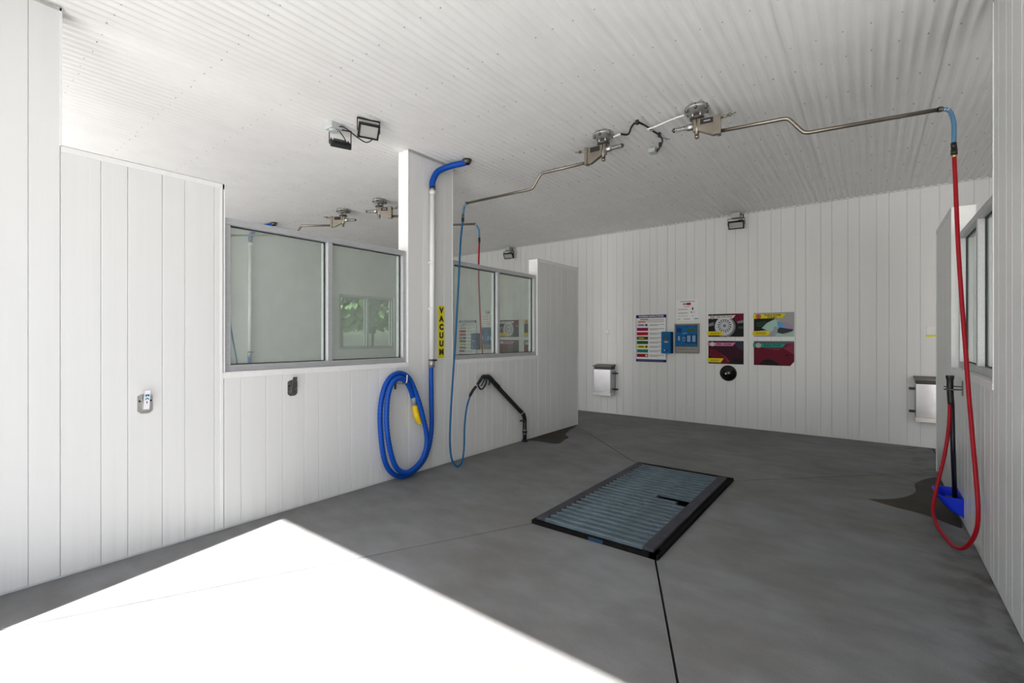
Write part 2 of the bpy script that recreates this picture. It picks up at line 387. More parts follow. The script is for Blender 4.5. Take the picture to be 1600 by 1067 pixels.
# ---- wall panels
_pl = {}
WID, NAR = 0.194, 0.139
def plank_mesh(w, h):
    k = (round(w, 3), round(h, 3))
    if k not in _pl:
        t, b = 0.008, 0.0035
        prof = [(0.0007, 0), (0.0007, t - b), (b, t), (w - b, t), (w - 0.0007, t - b), (w - 0.0007, 0)]
        m = MB().prism([(p[0], p[1], 0) for p in prof], (0, 0, h)); me = m.mesh('wall_panel'); me.materials.append(PVC); _pl[k] = me
    return _pl[k]
def planks(parent, origin, rotz, a0, a1, z0, z1, wide0):
    # planks run along the local x axis from a0 to a1; wide0 is where one wide plank starts; outward normal = local +y
    per = WID + NAR; k = math.floor((a0 - wide0) / per) - 1; edges = []
    while True:
        s = wide0 + k * per
        if s > a1: break
        edges += [(s, s + WID), (s + WID, s + per)]; k += 1
    R = Matrix.Rotation(rotz, 4, 'Z')
    for s, e in edges:
        s, e = max(s, a0), min(e, a1)
        if e - s < 0.012: continue
        p = Vector(origin) + R @ Vector((s, 0, z0))
        link_mesh('panel', plank_mesh(e - s, z1 - z0), p, parent, (0, 0, rotz))

def partition(name, xface, side, label, c0=3.340):
    # side=+1: the bay in view is on the +X side of the face
    xb = xface - side * TH; a, b = sorted((xface - side * 0.008, xb))
    m = MB()
    segs = [(YF, 0.586, HC + 0.03), (0.586, 1.51, PTOP), (1.51, c0, SILL), (c0, 4.019, HC + 0.03), (4.019, 5.836, SILL), (5.836, 7.055, PTOP)]
    for y0, y1, z1 in segs: m.box(a, b, y0, y1, 0.0, z1)
    w = m.build(name, PVC); struct(w, label, 'wall')
    rot = -math.pi / 2 if side > 0 else math.pi / 2
    # local +y must point to +X*side : for rot=-90deg local y -> +X and local x -> -Y
    f = -1 if side > 0 else 1
    for (y0, y1, z1), wd in zip(segs, (0.584, 0.584, 1.636, 3.354, 4.10, 5.86)):
        if side > 0: planks(w, (xface - 0.008, 0, 0), rot, -y1, -y0, 0.014, min(z1, HC - 0.002), -(wd + WID))
        else: planks(w, (xface + 0.008, 0, 0), rot, y0, y1, 0.014, min(z1, HC - 0.002), wd)
    # trims: caps on the tops, corners, window surrounds
    def tr(x0, x1, y0, y1, z0, z1, mm=TRIM, nm='trim_strip'): MB().box(min(x0, x1), max(x0, x1), y0, y1, z0, z1).build(nm, mm, w)
    xo, xi = xface + side * 0.004, xb - side * 0.004
    for y0, y1 in ((0.586, 1.512), (5.834, 7.058)):
        tr(xo, xi, y0, y1, PTOP, PTOP + 0.006, CAP, 'cap_strip'); tr(xo, xface - side * 0.002, y0, y1, PTOP - 0.035, PTOP, TRIM, 'cap_lip')
    tr(xo, xi, 7.040, 7.060, 0.0, PTOP + 0.004); tr(xo, xi, 1.500, 1.516, SILL, PTOP)
    tr(xo, xi, 5.830, 5.846, SILL, PTOP)
    tr(xo, xface, 1.484, 1.504, 0.02, PTOP - 0.035)
    for y0, y1 in ((1.500, c0 + 0.006), (4.013, 5.842)):
        tr(xo, xi, y0, y1, SILL - 0.004, SILL + 0.003); tr(xo + side * 0.002, xface, y0, y1, SILL - 0.045, SILL - 0.004)
    for y0, y1 in ((c0 - 0.006, c0 + 0.006), (4.013, 4.025), (0.580, 0.592)): tr(xo, xi, y0, y1, SILL if y0 > 1 else PTOP, HC)
    for y0, y1 in ((c0 - 0.004, 4.022), (YF, 0.590)): tr(xo, xface, y0, y1, HC - 0.018, HC + 0.002, CAP, 'cap_strip')
    return w
wall_left = partition('wall_left', XL, 1, 'white panelled partition on the left with two window openings')
wall_right = partition('wall_right', XR, -1, 'white panelled partition on the right with the red hose', 3.02)

m = MB().box(XFL - 0.1, XFR + 0.1, YB + 0.008, YB + 0.25, 0, HC + 0.04)
wall_back = m.build('wall_back', PVC); struct(wall_back, 'white panelled back wall carrying the posters and the meter', 'wall')
planks(wall_back, (0, YB + 0.008, 0), math.pi, -1.9, 8.74, 0.03, HC + 0.002, -0.549 - WID)   # local +y points to -Y
MB().box(XFL, XFR, YB - 0.004, YB + 0.004, HC - 0.010, HC - 0.002).build('trim_strip', CAP, wall_back)

# far walls of the neighbouring bays
m = MB()
m.box(XFL - 0.16, XFL, YF, 5.48, 0, HC + 0.04).box(XFL - 0.16, XFL, 6.89, YB + 0.1, 0, HC + 0.04).box(XFL - 0.16, XFL, 5.48, 6.89, 0, 1.25).box(XFL - 0.16, XFL, 5.48, 6.89, 2.41, HC + 0.04)
w = m.build('wall_far_left', PVC); struct(w, 'white outer wall of the next bay seen through the glass', 'wall')
w = MB().box(XFR, XFR + 0.16, YF, YB + 0.1, 0, HC + 0.04).build('wall_far_right', PVC); struct(w, 'white outer wall of the bay to the right', 'wall')
# unseen front wall with one opening per bay; pier depth added to shade near walls
m = MB(); HEAD = 3.45
m.box(XFL - 0.16, XFR + 0.16, YO, YO + 0.16, HEAD, HC + 0.45)
for x0, x1 in ((XFL - 0.16, XFL + 0.30), (XL - TH - 0.10, -3.31), (XR - 0.05, XR + TH + 0.30), (XFR - 0.20, XFR + 0.16)):
    m.box(x0, x1, YO, YF, -0.02, HC + 0.05)
w = m.build('wall_front', PVC); struct(w, 'white front wall with a drive-in opening for each bay', 'wall')

# ---- windows
def window(n, xface, side, y0, y1, z0, z1, label, inset_=0.022, dark=False):
    r = bpy.data.objects.new('window_%d' % n, None); COL.objects.link(r); r.location = (xface - side * 0.07, (y0 + y1) / 2, z0); struct(r, label, 'window')
    F = 0.052; xo = xface - side * inset_; xi = xface - side * (TH - 0.02)
    xa, xb = min(xo, xi), max(xo, xi)
    MB().bbox(xa, xb, y0, y1, z1 - F, z1, .003).build('head_rail', ALU, r); MB().bbox(xa, xb, y0, y1, z0, z0 + F, .003).build('sill_rail', ALU, r)
    for a in (y0, y1 - F): MB().bbox(xa, xb, a, a + F, z0 + F, z1 - F, .003).build('jamb_rail', ALU, r)
    ym = (y0 + y1) / 2
    MB().bbox(xa, xb, ym - 0.026, ym + 0.026, z0 + F, z1 - F, .003).build('mullion', ALU, r)
    xg = xface - side * (inset_ + 0.052)
    for a, b in ((y0 + F, ym - 0.026), (ym + 0.026, y1 - F)):
        gk = MB(); t = 0.007
        gk.box(xg - .010, xg + .010, a, a + t, z0 + F, z1 - F).box(xg - .010, xg + .010, b - t, b, z0 + F, z1 - F)
        gk.box(xg - .010, xg + .010, a, b, z0 + F, z0 + F + t).box(xg - .010, xg + .010, a, b, z1 - F - t, z1 - F)
        p = MB().box(xg - .003, xg + .003, a + 0.002, b - 0.002, z0 + F + 0.002, z1 - F - 0.002).build('pane', GLASS, r)
        gk.build('gasket', GASK, p)
    return r
window(1, XL, 1, 1.516, 3.334, SILL + 0.003, WTOP, 'large two-pane aluminium window left of the vacuum column')
window(2, XL, 1, 4.025, 5.830, SILL + 0.003, WTOP, 'two-pane aluminium window right of the vacuum column')
window(3, XR, -1, 4.025, 5.830, SILL + 0.003, WTOP, 'two-pane aluminium window behind the red hose', 0.045)
window(4, XR, -1, 1.516, 3.014, SILL + 0.003, WTOP, 'two-pane aluminium window of the right wall, near the entrance', 0.045)
window(5, XFL, 1, 5.482, 6.888, 1.252, 2.408, 'outer window with a view of greenery, seen through the left glass')

# ================================================================== THINGS
# ---- drain grate
gr = thing('drain_grate', 'long grey slatted drain grate in the middle of the floor', 'drain grate', ((GX0 + GX1) / 2, (GY0 + GY1) / 2, 0))
fr = MB()
fr.box(GX0, GX0 + 0.06, GY0, GY1, 0, 0.030).box(GX1 - 0.05, GX1 + 0.012, GY0 - 0.045, GY1, 0, 0.030).box(GX0, GX1, GY0 - 0.045, GY0 + 0.05, 0, 0.030).box(GX0, GX1, GY1 - 0.05, GY1, 0, 0.030)
fr.build('frame', GFRAME, gr)
TX0, TX1, TY0, TY1 = -2.130, -1.168, 3.105, 5.170
MB().bbox(TX0 - 0.01, TX0 + 0.075, TY0, TY1, 0.030, 0.053, .004).build('side_rail', RAIL, gr)
MB().bbox(TX1 - 0.085, TX1, TY0, TY1, 0.030, 0.053, .004).build('side_rail', RAIL, gr)
NS = 25; ps = (TY1 - TY0) / NS
def slat_mesh(w):
    m = MB(); y0, y1 = 0.003, ps - 0.003
    prof = [(y0, 0.026), (y0, 0.0505), (y0 + .006, 0.0545), (y0 + 0.018, 0.0535), (y1 - 0.010, 0.0425), (y1, 0.0405), (y1, 0.026)]
    m.prism([(0, a, b) for a, b in prof], (w, 0, 0)); me = m.mesh('slat'); me.materials.append(GRATE); return me
sw = TX1 - TX0 - 0.15; sm = slat_mesh(sw); ss = slat_mesh(sw - 0.30); s2 = slat_mesh(sw - 0.10)
for i in range(NS):
    link_mesh('slat', ss if i == 13 else s2 if i == 12 else sm, (TX0 + 0.070, TY0 + i * ps, 0), gr)
MB().box(-1.650, -1.535, GY0 - 0.048, GY0 - 0.044, 0.002, 0.028).build('paint_mark', BLUEPAINT, gr, 'blue paint mark on the front edge')

# ---- wet stains on the floor
def puddle(pts, label):
    P = [Vector((x, y, 0)) for x, y in pts]; Q = spline(P + [P[0]], 6)[:-1]
    o = MB().prism([(q.x, q.y, 0.0002) for q in Q], (0, 0, 0.0016)).build('puddle', WET); tag(o, label, 'puddle', 'wet patches on the floor'); return o
puddle([(-3.985, 5.50), (-3.82, 5.56), (-3.56, 5.575), (-3.49, 5.66), (-3.55, 5.87), (-3.585, 6.06), (-3.73, 6.21), (-3.85, 6.54), (-3.97, 6.95), (-3.986, 6.2)], 'brown wet patch on the floor at the end of the left partition')
puddle([(-0.01, 5.44), (0.20, 5.62), (0.345, 5.94), (0.37, 6.30), (0.47, 6.58), (0.585, 6.68), (0.585, 5.8), (0.585, 5.12), (0.52, 5.10), (0.374, 5.25), (0.175, 5.33)], 'dark wet patch on the floor below the blue brush holster')

# ---- mat hooks on the left wall
def mat_hook(y, z, label, dark):
    t = thing('mat_hook', label, 'hook', (XL, y, z), 'mat hooks on the left wall')
    ms = mat('weathered steel', (0.27, 0.27, 0.27), 0.32, metal=0.9, noise=0.25, nscale=40) if dark else STEEL
    pl = [( -0.043, 0.030), (-0.043, -0.075), (-0.022, -0.093), (0.022, -0.093), (0.043, -0.075), (0.043, 0.030), (0.020, 0.043), (-0.020, 0.043)]
    MB().prism([(XL + 0.0005, y + a, z + b) for a, b in pl], (0.004, 0, 0)).build('back_plate', ms, t)
    MB().prism([(XL + 0.0045, y - 0.013, z - 0.066), (XL + 0.016, y - 0.013, z - 0.066), (XL + 0.046, y - 0.013, z + 0.072), (XL + 0.040, y - 0.013, z + 0.072), (XL + 0.0045, y - 0.013, z - 0.03)], (0, 0.034, 0)).build('prong', ms, t)
    for s in (-1, 1): MB().cyl((XL + 0.004, y + s * 0.031, z - 0.005), (XL + 0.009, y + s * 0.031, z - 0.005), 0.007, 8).build('screw', BLACK, t)
    if not dark:
        MB().prism([(XL + 0.019, y - 0.012, z - 0.060), (XL + 0.0475, y - 0.012, z + 0.070), (XL + 0.0465, y - 0.012, z + 0.070), (XL + 0.018, y - 0.012, z - 0.060)], (0, 0.032, 0)).build('sticker', WHITE, t, 'white sticker lettered MAT')
        BL = mat('blue print', srgb(30, 95, 170), 0.5); TL = mat('teal print', srgb(20, 150, 165), 0.5)
        for ch, zz, mm in (('M', 0.038, BL), ('A', 0.014, TL), ('T', -0.010, BL)):
            f = (zz + 0.060) / 0.130
            text_obj('lettering', ch, 0.030, mm, t, on_left(XL + 0.0195 + 0.0285 * f, y + 0.004, z + zz), bold=0.0015)
    return t
mat_hook(1.010, 1.065, 'steel mat hook with a white MAT sticker, left of the large window', False)
mat_hook(2.052, 1.085, 'dark steel mat hook under the large left window', True)

# ---- vacuum stand pipe and hose
VACP = [(-3.95, 3.631, 1.19), (-3.95, 3.633, 1.0), (-3.95, 3.635, 0.825), (-3.945, 3.63, 0.434), (-3.935, 3.544, 0.187), (-3.925, 3.387, 0.062), (-3.92, 3.197, 0.030), (-3.92, 3.042, 0.120), (-3.93, 2.961, 0.308), (-3.945, 2.933, 0.682), (-3.95, 2.969, 0.926), (-3.95, 3.049, 1.07), (-3.945, 3.173, 1.123), (-3.925, 3.281, 1.069), (-3.9, 3.357, 0.913), (-3.885, 3.444, 0.654), (-3.88, 3.504, 0.384), (-3.875, 3.453, 0.205), (-3.87, 3.34, 0.110), (-3.865, 3.196, 0.082), (-3.87, 3.075, 0.163), (-3.88, 3.002, 0.373), (-3.885, 2.967, 0.638), (-3.885, 2.982, 0.896), (-3.885, 3.038, 1.029), (-3.885, 3.129, 1.075), (-3.89, 3.226, 1.027), (-3.91, 3.303, 0.931), (-3.93, 3.350, 0.838)]
UPP = [(-3.95, 3.650, 3.215), (-3.95, 3.656, 3.28), (-3.93, 3.700, 3.386), (-3.88, 3.767, 3.445), (-3.80, 3.832, 3.479), (-3.72, 3.897, 3.502), (-3.69, 3.92, 3.515)]
def ribbed(path, r, step=0.011, amp=0.0016):
    P = spline(path, 14); out = [P[0]]; rad = [r]; acc = 0; k = 0
    for a, b in zip(P, P[1:]):
        L = (b - a).length; n = max(1, int(L / step))
        for i in range(1, n + 1):
            out.append(a.lerp(b, i / n)); k += 1; rad.append(r + (amp if k % 2 else -amp))
    return out, rad
def vacuum(name, label, group=None, full=True):
    t = thing(name, label, 'vacuum', (XL, 3.64, 0), group)
    px, py = -3.95, 3.640
    MB().cyl((px, py, 1.25), (px, py + .01, 3.19), 0.0285, 16).build('stand_pipe', WPIPE, t)
    MB().cyl((px, py + .010, 3.13), (px, py + .010, 3.165), 0.037, 16).build('pipe_collar', WPIPE, t)
    for z in (1.83, 2.35): MB().box(XL, px, py - 0.012, py + 0.012, z - 0.012, z + 0.012).tube([(px, py, z - 0.011), (px, py, z + 0.011)], 0.032, 14).build('pipe_clamp', WPIPE, t)
    MB().cyl((px, py + .012, 3.185), (px, py + .012, 3.205), 0.036, 14).build('hose_band', DKSTEEL, t)
    p, r = ribbed(UPP, 0.034); MB().tube(p, r, 14).build('upper_hose', VBLUE, t)
    MB().lathe([(0.0, 0.03), (0.055, 0.03), (0.05, 0.0), (0.037, -0.02), (0.034, -0.02)], (-3.675, 3.93, 3.515), 'z', 16).build('ceiling_collar', DKSTEEL, t)
    MB().cyl((px, py - .004, 1.155), (px, py, 1.255), 0.0335, 16).build('swivel_cuff', CASTAL, t)
    MB().box(px + 0.015, px + 0.045, py + 0.02, py + 0.045, 1.235, 1.25).cyl((px, py, 1.236), (px, py, 1.250), 0.036, 14).build('clamp_screw', DKSTEEL, t)
    if full:
        p, r = ribbed(VACP, 0.0265); MB().tube(p, r, 12).build('hose', VBLUE, t)
        MB().tube([(-3.925, 3.342, 0.856), (-3.93, 3.358, 0.827), (-3.935, 3.373, 0.765)], [0.031, 0.031, 0.027], 14).build('hose_cuff', mat('grey cuff', (0.33, 0.36, 0.40), 0.5, noise=.05), t)
        MB().tube(spline([(-3.935, 3.371, 0.775), (-3.935, 3.389, 0.704), (-3.93, 3.412, 0.625), (-3.93, 3.450, 0.555)], 5), [0.024 + 0.010 * math.sin(i / 15 * 2.9) for i in range(16)], 14).build('nozzle', YEL, t, 'yellow crevice nozzle')
    return t
vac = vacuum('vacuum_hose', 'blue vacuum hose coiled on the left wall with white stand pipe')
h = thing('hose_hook', 'small steel hook holding up the coiled blue vacuum hose', 'hook', (XL, 3.19, 1.05))
MB().box(XL, XL + 0.006, 3.150, 3.172, 0.95, 1.09).build('hook_plate', DKSTEEL, h)
MB().tube(spline([(XL + 0.005, 3.161, 1.03), (XL + 0.06, 3.17, 1.015), (XL + 0.145, 3.185, 1.022), (XL + 0.16, 3.188, 1.05), (XL + 0.162, 3.190, 1.11)], 4), 0.008, 8).build('hook_arm', STEEL, h)
t2 = copy_tree(vac, None, (XFL - XL, 0.06, 0)); t2['label'] = 'vacuum stand pipe and blue hose of the next bay, behind glass'

# ---- VACUUM sign
sg = thing('vacuum_sign', 'narrow yellow sign lettered VACUUM on the column', 'sign', (XL, 3.832, 1.57))
MB().bbox(XL + 0.0005, XL + 0.004, 3.782, 3.882, 1.258, 1.874, .001).build('sign_board', SYEL, sg)
for i, ch in enumerate('VACUUM'):
    text_obj('lettering', ch, 0.088, INK, sg, on_left(XL + 0.0045, 3.832, 1.815 - i * 0.0975), bold=0.006)

# ---- ceiling booms
def boom(name, label, axis, ang, L1, L2, group, whip):
    ax = Vector((axis[0], axis[1], HC)); t = thing(name, label, 'boom', ax, group)
    M = Matrix.Translation(ax) @ Matrix.Rotation(ang, 4, 'Z')
    b = lambda m, n, mt, p=None, l=None: m.xf(M).build(n, mt, p or t, l)
    fl = b(MB().lathe([(0, 0.0), (0.10, 0.0), (0.104, -0.012), (0.104, -0.022), (0.085, -0.028), (0.070, -0.055), (0.03, -0.060), (0, -0.060)], (0, 0, 0), 'z', 24), 'flange', CASTAL)
    for k in range(6):
        a = math.pi / 6 + k * math.pi / 3; b(MB().cyl((0.092 * math.cos(a), 0.092 * math.sin(a), -0.045), (0.092 * math.cos(a), 0.092 * math.sin(a), 0.0), 0.013, 6), 'bolt', DKSTEEL, fl)
    for k in range(4):
        a = math.pi / 4 + k * math.pi / 2; b(MB().cyl((0.045 * math.cos(a), 0.045 * math.sin(a), -0.095), (0.045 * math.cos(a), 0.045 * math.sin(a), -0.050), 0.009, 8), 'stud', STEEL, fl)
    b(MB().lathe([(0, -0.092), (0.062, -0.092), (0.062, -0.106), (0, -0.106)], (0, 0, 0), 'z', 20), 'swivel_plate', DKSTEEL)
    b(MB().cyl((0, 0, -0.245), (0, 0, -0.10), 0.019, 14).lathe([(0, -.275), (.016, -.275), (.02, -.262), (.014, -.245), (0, -.245)], (0, 0, 0), 'z', 12), 'swivel_stem', BRONZE)
    br = b(MB().prism([(0.012, -0.022, -0.112), (0.185, -0.022, -0.112), (0.185, -0.022, -0.272), (0.135, -0.022, -0.276), (0.012, -0.022, -0.215)], (0, 0.044, 0)), 'bracket', BRONZE)
    b(MB().box(0.168, 0.196, -0.032, 0.032, -0.280, -0.105), 'end_plate', BRONZE, br)
    for s in (-1, 1):
        pl = b(MB().box(0.030, 0.135, s * 0.0222, s * 0.0245, -0.168, -0.120), 'nameplate', BLACK, br)
    b(MB().box(0.058, 0.112, -0.0252, -0.0244, -0.148, -0.138), 'nameplate_print', mat('grey print', (0.4, 0.4, 0.4), .5), br)
    b(MB().box(-0.03, 0.02, -0.018, 0.018, -0.215, -0.110), 'pivot_block', BRONZE)
    b(MB().cyl((-0.085, 0, -0.165), (-0.025, 0, -0.165), 0.030, 16), 'spring_cup', STEEL)
    hel = [(-0.085 - 0.105 * k / 84, 0.020 * math.cos(k * 0.62), -0.165 + 0.020 * math.sin(k * 0.62)) for k in range(85)]
    b(MB().tube(hel, 0.0042, 6), 'spring', STEEL)
    b(MB().cyl((-0.215, 0, -0.165), (-0.08, 0, -0.165), 0.007, 8).cyl((-0.205, 0, -0.165), (-0.190, 0, -0.165), 0.020, 6), 'spring_rod', DKSTEEL)
    b(MB().cyl((0.19, 0, -0.135), (0.265, 0, -0.122), 0.011, 10).cyl((0.26, 0, -0.123), (0.275, 0, -0.121), 0.018, 8).cyl((0.27, 0, -0.121), (0.315, 0, -0.114), 0.006, 8), 'adjuster_rod', BRONZE)
    xs = L1; arm = [(0.175, 0, -0.25), (xs - 0.05, 0, -0.25), (xs - 0.018, 0, -0.253), (xs + 0.012, 0, -0.270), (xs + 0.095, 0, -0.375), (xs + 0.122, 0, -0.394), (xs + 0.155, 0, -0.40), (L2, 0, -0.40)]
    P = [arm[0]] + [tuple(p) for p in spline(arm[1:7], 5)] + [arm[-1]]
    b(MB().tube(P, 0.0155, 12), 'arm', BRONZE)
    b(MB().cyl((L2 - 0.005, 0, -0.40), (L2 + 0.02, 0, -0.40), 0.019, 10), 'end_nipple', DKSTEEL)
    end = M @ Vector((L2 + 0.01, 0, -0.40))
    wp = spline([end] + [Vector(p) for p in whip], 6)
    MB().tube(wp, 0.0135, 10).build('whip_hose', LBLUE, t)
    cl = MB()
    for f in (1, 3, 5):
        d = (wp[f + 1] - wp[f]).normalized(); cl.tube([wp[f], wp[f] + d * 0.006], 0.017, 10)
    cl.build('wire_clamp', STEEL, t)
    return t, end
Y = 4.50
angA = math.atan2(4.56 - 4.295, 0.42 + 1.222)
boomA, endA = boom('ceiling_boom', 'bronze ceiling boom arm reaching right, feeding the red hose', (-1.222, 4.295), angA, 0.70, 1.640, 'ceiling spray booms', [(0.452, 4.555, 3.125), (0.472, 4.53, 3.03), (0.472, 4.515, 2.92), (0.470, 4.51, 2.865)])
angB = math.atan2(4.195 - 4.275, -3.93 + 2.125)
boomB, endB = boom('ceiling_boom', 'bronze ceiling boom arm reaching left, feeding the blue hose', (-2.125, 4.275), angB, 0.735, 1.795, 'ceiling spray booms', [(-3.945, 4.175, 3.11), (-3.94, 4.155, 3.06), (-3.935, 4.140, 3.00)])
# booms of the next bay
aA2 = math.atan2(0.738, 1.246)
bA2, _ = boom('ceiling_boom', 'distant boom of the next bay, right one above the left window', (-5.80, 4.30), aA2, 0.66, 1.44, 'ceiling spray booms', [(-4.535, 5.05, 3.13), (-4.505, 5.07, 3.06), (-4.50, 5.075, 2.93)])
aB2 = math.atan2(-0.414, -0.572)
bB2, e2 = boom('ceiling_boom', 'distant boom of the next bay, left one above the left window', (-6.70, 4.27), aB2, 0.68, 1.80, 'ceiling spray booms', [(-8.185, 3.185, 3.12), (-8.20, 3.175, 3.05), (-8.205, 3.17, 2.95)])

# ---- pressure hoses
def hose(name, label, path, m, r, couplers, grp='hanging pressure hoses'):
    P = spline(path, 8); t = thing(name, label, 'hose', P[0], grp)
    MB().tube(P, r, 10).build('hose_line', m, t)
    for a, b_, rr, mm in couplers: MB().cyl(a, b_, rr, 12).build('coupler', mm, t)
    return t
BLUEP = [(-3.935, 4.133, 2.915), (-3.93, 4.089, 2.641), (-3.92, 4.034, 2.017), (-3.90, 3.965, 1.403), (-3.88, 3.902, 0.954), (-3.86, 3.851, 0.588), (-3.83, 3.81, 0.302), (-3.80, 3.811, 0.105), (-3.77, 3.864, 0.016), (-3.78, 3.954, 0.052), (-3.80, 4.013, 0.194), (-3.84, 4.066, 0.446), (-3.87, 4.132, 0.642), (-3.88, 4.199, 0.774)]
hose('pressure_hose', 'thin blue pressure hose looping down to the floor beside the column', BLUEP, HBLUE, 0.0115,
     [((-3.935, 4.140, 3.005), (-3.935, 4.136, 2.96), 0.016, DKSTEEL), ((-3.935, 4.136, 2.955), (-3.935, 4.133, 2.91), 0.018, BLACK)])
REDP = [(0.472, 4.50, 2.775), (0.478, 4.48, 2.519), (0.487, 4.46, 2.156), (0.5, 4.43, 1.797), (0.516, 4.4, 1.444), (0.531, 4.37, 1.099), (0.546, 4.32, 0.765), (0.555, 4.27, 0.525), (0.558, 4.24, 0.367), (0.553, 4.26, 0.243), (0.532, 4.33, 0.129), (0.502, 4.42, 0.05), (0.471, 4.52, 0.023), (0.439, 4.68, 0.029), (0.412, 4.86, 0.05), (0.403, 5.02, 0.099), (0.419, 5.12, 0.188), (0.446, 5.17, 0.317), (0.482, 5.18, 0.516), (0.506, 5.19, 0.701), (0.517, 5.20, 0.857), (0.518, 5.20, 0.955)]
hose('pressure_hose', 'red hose hanging from the boom and looping on the floor at the right wall', REDP, RED, 0.0128,
     [((0.470, 4.51, 2.875), (0.472, 4.507, 2.832), 0.0165, BLACK), ((0.472, 4.507, 2.828), (0.472, 4.50, 2.788), 0.0185, BLACK), ((0.472, 4.50, 2.79), (0.472, 4.499, 2.768), 0.014, mat('brass', (0.6, 0.42, 0.16), 0.3, metal=1.0, noise=.05))])
hose('pressure_hose', 'thin red hose of the next bay hanging behind the small window', [(-4.50, 5.075, 2.90), (-4.50, 5.06, 2.50), (-4.50, 5.08, 2.0), (-4.52, 5.14, 1.5), (-4.54, 5.22, 1.1), (-4.50, 5.3, 0.5), (-4.45, 5.4, 0.05)], RED, 0.012, [((-4.50, 5.075, 2.95), (-4.50, 5.075, 2.88), 0.017, BLACK)])
hose('pressure_hose', 'thin blue hose of the next bay behind the large left window', [(-8.205, 3.17, 2.92), (-8.21, 3.15, 2.4), (-8.25, 3.20, 1.8), (-8.32, 3.34, 1.1), (-8.45, 3.5, 0.5), (-8.5, 3.6, 0.04)], HBLUE, 0.012, [((-8.205, 3.17, 2.96), (-8.205, 3.17, 2.90), 0.017, BLACK)])

# ---- trigger gun lying on its black wand holder
gx = -3.93
wh = thing('wand_holder', 'black bent pipe wand holder standing against the left partition', 'pipe', (-3.95, 5.45, 0))
MB().tube(spline([(-3.945, 4.82, 0.835), (-3.95, 5.36, 0.432), (-3.95, 5.41, 0.385), (-3.95, 5.437, 0.33), (-3.95, 5.44, 0.29)], 5), 0.030, 14).build('sloping_tube', BLKPIPE, wh)
MB().cyl((-3.95, 5.44, 0.31), (-3.95, 5.44, 0.02), 0.0285, 14).build('riser', BLKPIPE, wh)
MB().cyl((-3.95, 5.44, 0.115), (-3.95, 5.44, 0.165), 0.034, 14).build('riser_coupling', BLACK, wh)
for z in (0.112, 0.166): MB().cyl((-3.95, 5.44, z - .003), (-3.95, 5.44, z + .003), 0.035, 14).build('clamp_band', STEEL, wh)
MB().cyl((-3.95, 5.44, 0.0), (-3.95, 5.44, 0.025), 0.042, 14).build('foot', BLACK, wh)
MB().cyl((-3.945, 5.43, 0.305), (-3.905, 5.275, 0.325), 0.014, 8).build('drain_stub', BLACK, wh)
MB().tube([(-3.95, 5.355, 0.44), (-3.95, 5.375, 0.425)], 0.034, 14).box(XL, -3.95, 5.34, 5.39, 0.425, 0.445).build('wall_clamp', STEEL, wh)
gn = thing('spray_gun', 'black trigger spray gun resting on the bent pipe', 'spray gun', (gx, 4.5, 0.95))
MB().tube(spline([(-3.885, 4.205, 0.782), (-3.89, 4.268, 0.845), (-3.90, 4.330, 0.885)], 4), 0.0175, 10).build('hose_grip', BLACK, gn)
MB().cyl((-3.90, 4.325, 0.882), (-3.905, 4.372, 0.912), 0.013, 8).build('swivel_joint', STEEL, gn)
MB().tube(spline([(-3.905, 4.368, 0.910), (-3.91, 4.42, 0.950), (-3.92, 4.48, 0.992), (-3.925, 4.53, 1.000)], 5), [0.019] * 5 + [0.021] * 5 + [0.026] * 6, 10).build('handle', BLACK, gn)
MB().tube(spline([(-3.925, 4.505, 0.998), (-3.93, 4.61, 0.985), (-3.935, 4.70, 0.925), (-3.94, 4.83, 0.830)], 5), [0.028] * 4 + [0.036] * 6 + [0.034] * 6, 12).build('valve_body', BLACK, gn)
MB().tube(spline([(-3.92, 4.555, 0.975), (-3.915, 4.545, 0.91), (-3.91, 4.485, 0.855), (-3.905, 4.43, 0.845), (-3.905, 4.39, 0.885), (-3.905, 4.385, 0.92)], 5), 0.011, 8).build('trigger_guard', BLKPIPE, gn)
MB().tube(spline([(-3.92, 4.530, 0.985), (-3.915, 4.49, 0.93), (-3.91, 4.44, 0.885)], 4), 0.008, 8).build('trigger', mat('dark teal trigger', (0.01, 0.05, 0.06), 0.4, noise=0.1), gn)
MB().tube([(-3.93, 4.635, 0.955), (-3.925, 4.615, 0.880)], 0.008, 8).build('lock_lever', BLACK, gn)

# ---- foam brush in its holster, right wall
fb = thing('foam_brush', 'foam brush wand with black grip standing in the blue holster', 'brush', (0.557, 5.27, 0.2))
MB().tube(spline([(0.519, 5.20, 1.190), (0.520, 5.20, 1.150), (0.521, 5.20, 1.06), (0.527, 5.205, 0.955)], 4), [0.026, 0.027, 0.027, 0.025] + [0.0215] * 9, 12).build('grip', BLACK, fb)
MB().tube([(0.532, 5.208, 0.97), (0.542, 5.24, 0.592), (0.557, 5.27, 0.16)], 0.0165, 12).build('wand', NAVY, fb)
MB().bbox(0.50, 0.575, 5.20, 5.38, 0.10, 0.165, .01).build('brush_head', BLACK, fb)
hk = thing('wand_clip', 'dark wire clip holding the brush wand on the right wall', 'clip', (XR, 5.18, 1.09))
MB().prism([(XR - 0.0005, 5.155, 1.03), (XR - 0.0005, 5.205, 1.03), (XR - 0.0005, 5.205, 1.15), (XR - 0.0005, 5.155, 1.15)], (-0.005, 0, 0)).build('clip_plate', DKSTEEL, hk)
for dz in (0.012, -0.012):
    MB().tube(spline([(XR - 0.004, 5.18, 1.09 + dz), (0.562, 5.19, 1.09 + dz), (0.535, 5.232, 1.088 + dz), (0.505, 5.235, 1.085 + dz), (0.486, 5.205, 1.085 + dz)], 5), 0.005, 8).build('clip_arm', DKSTEEL, hk)
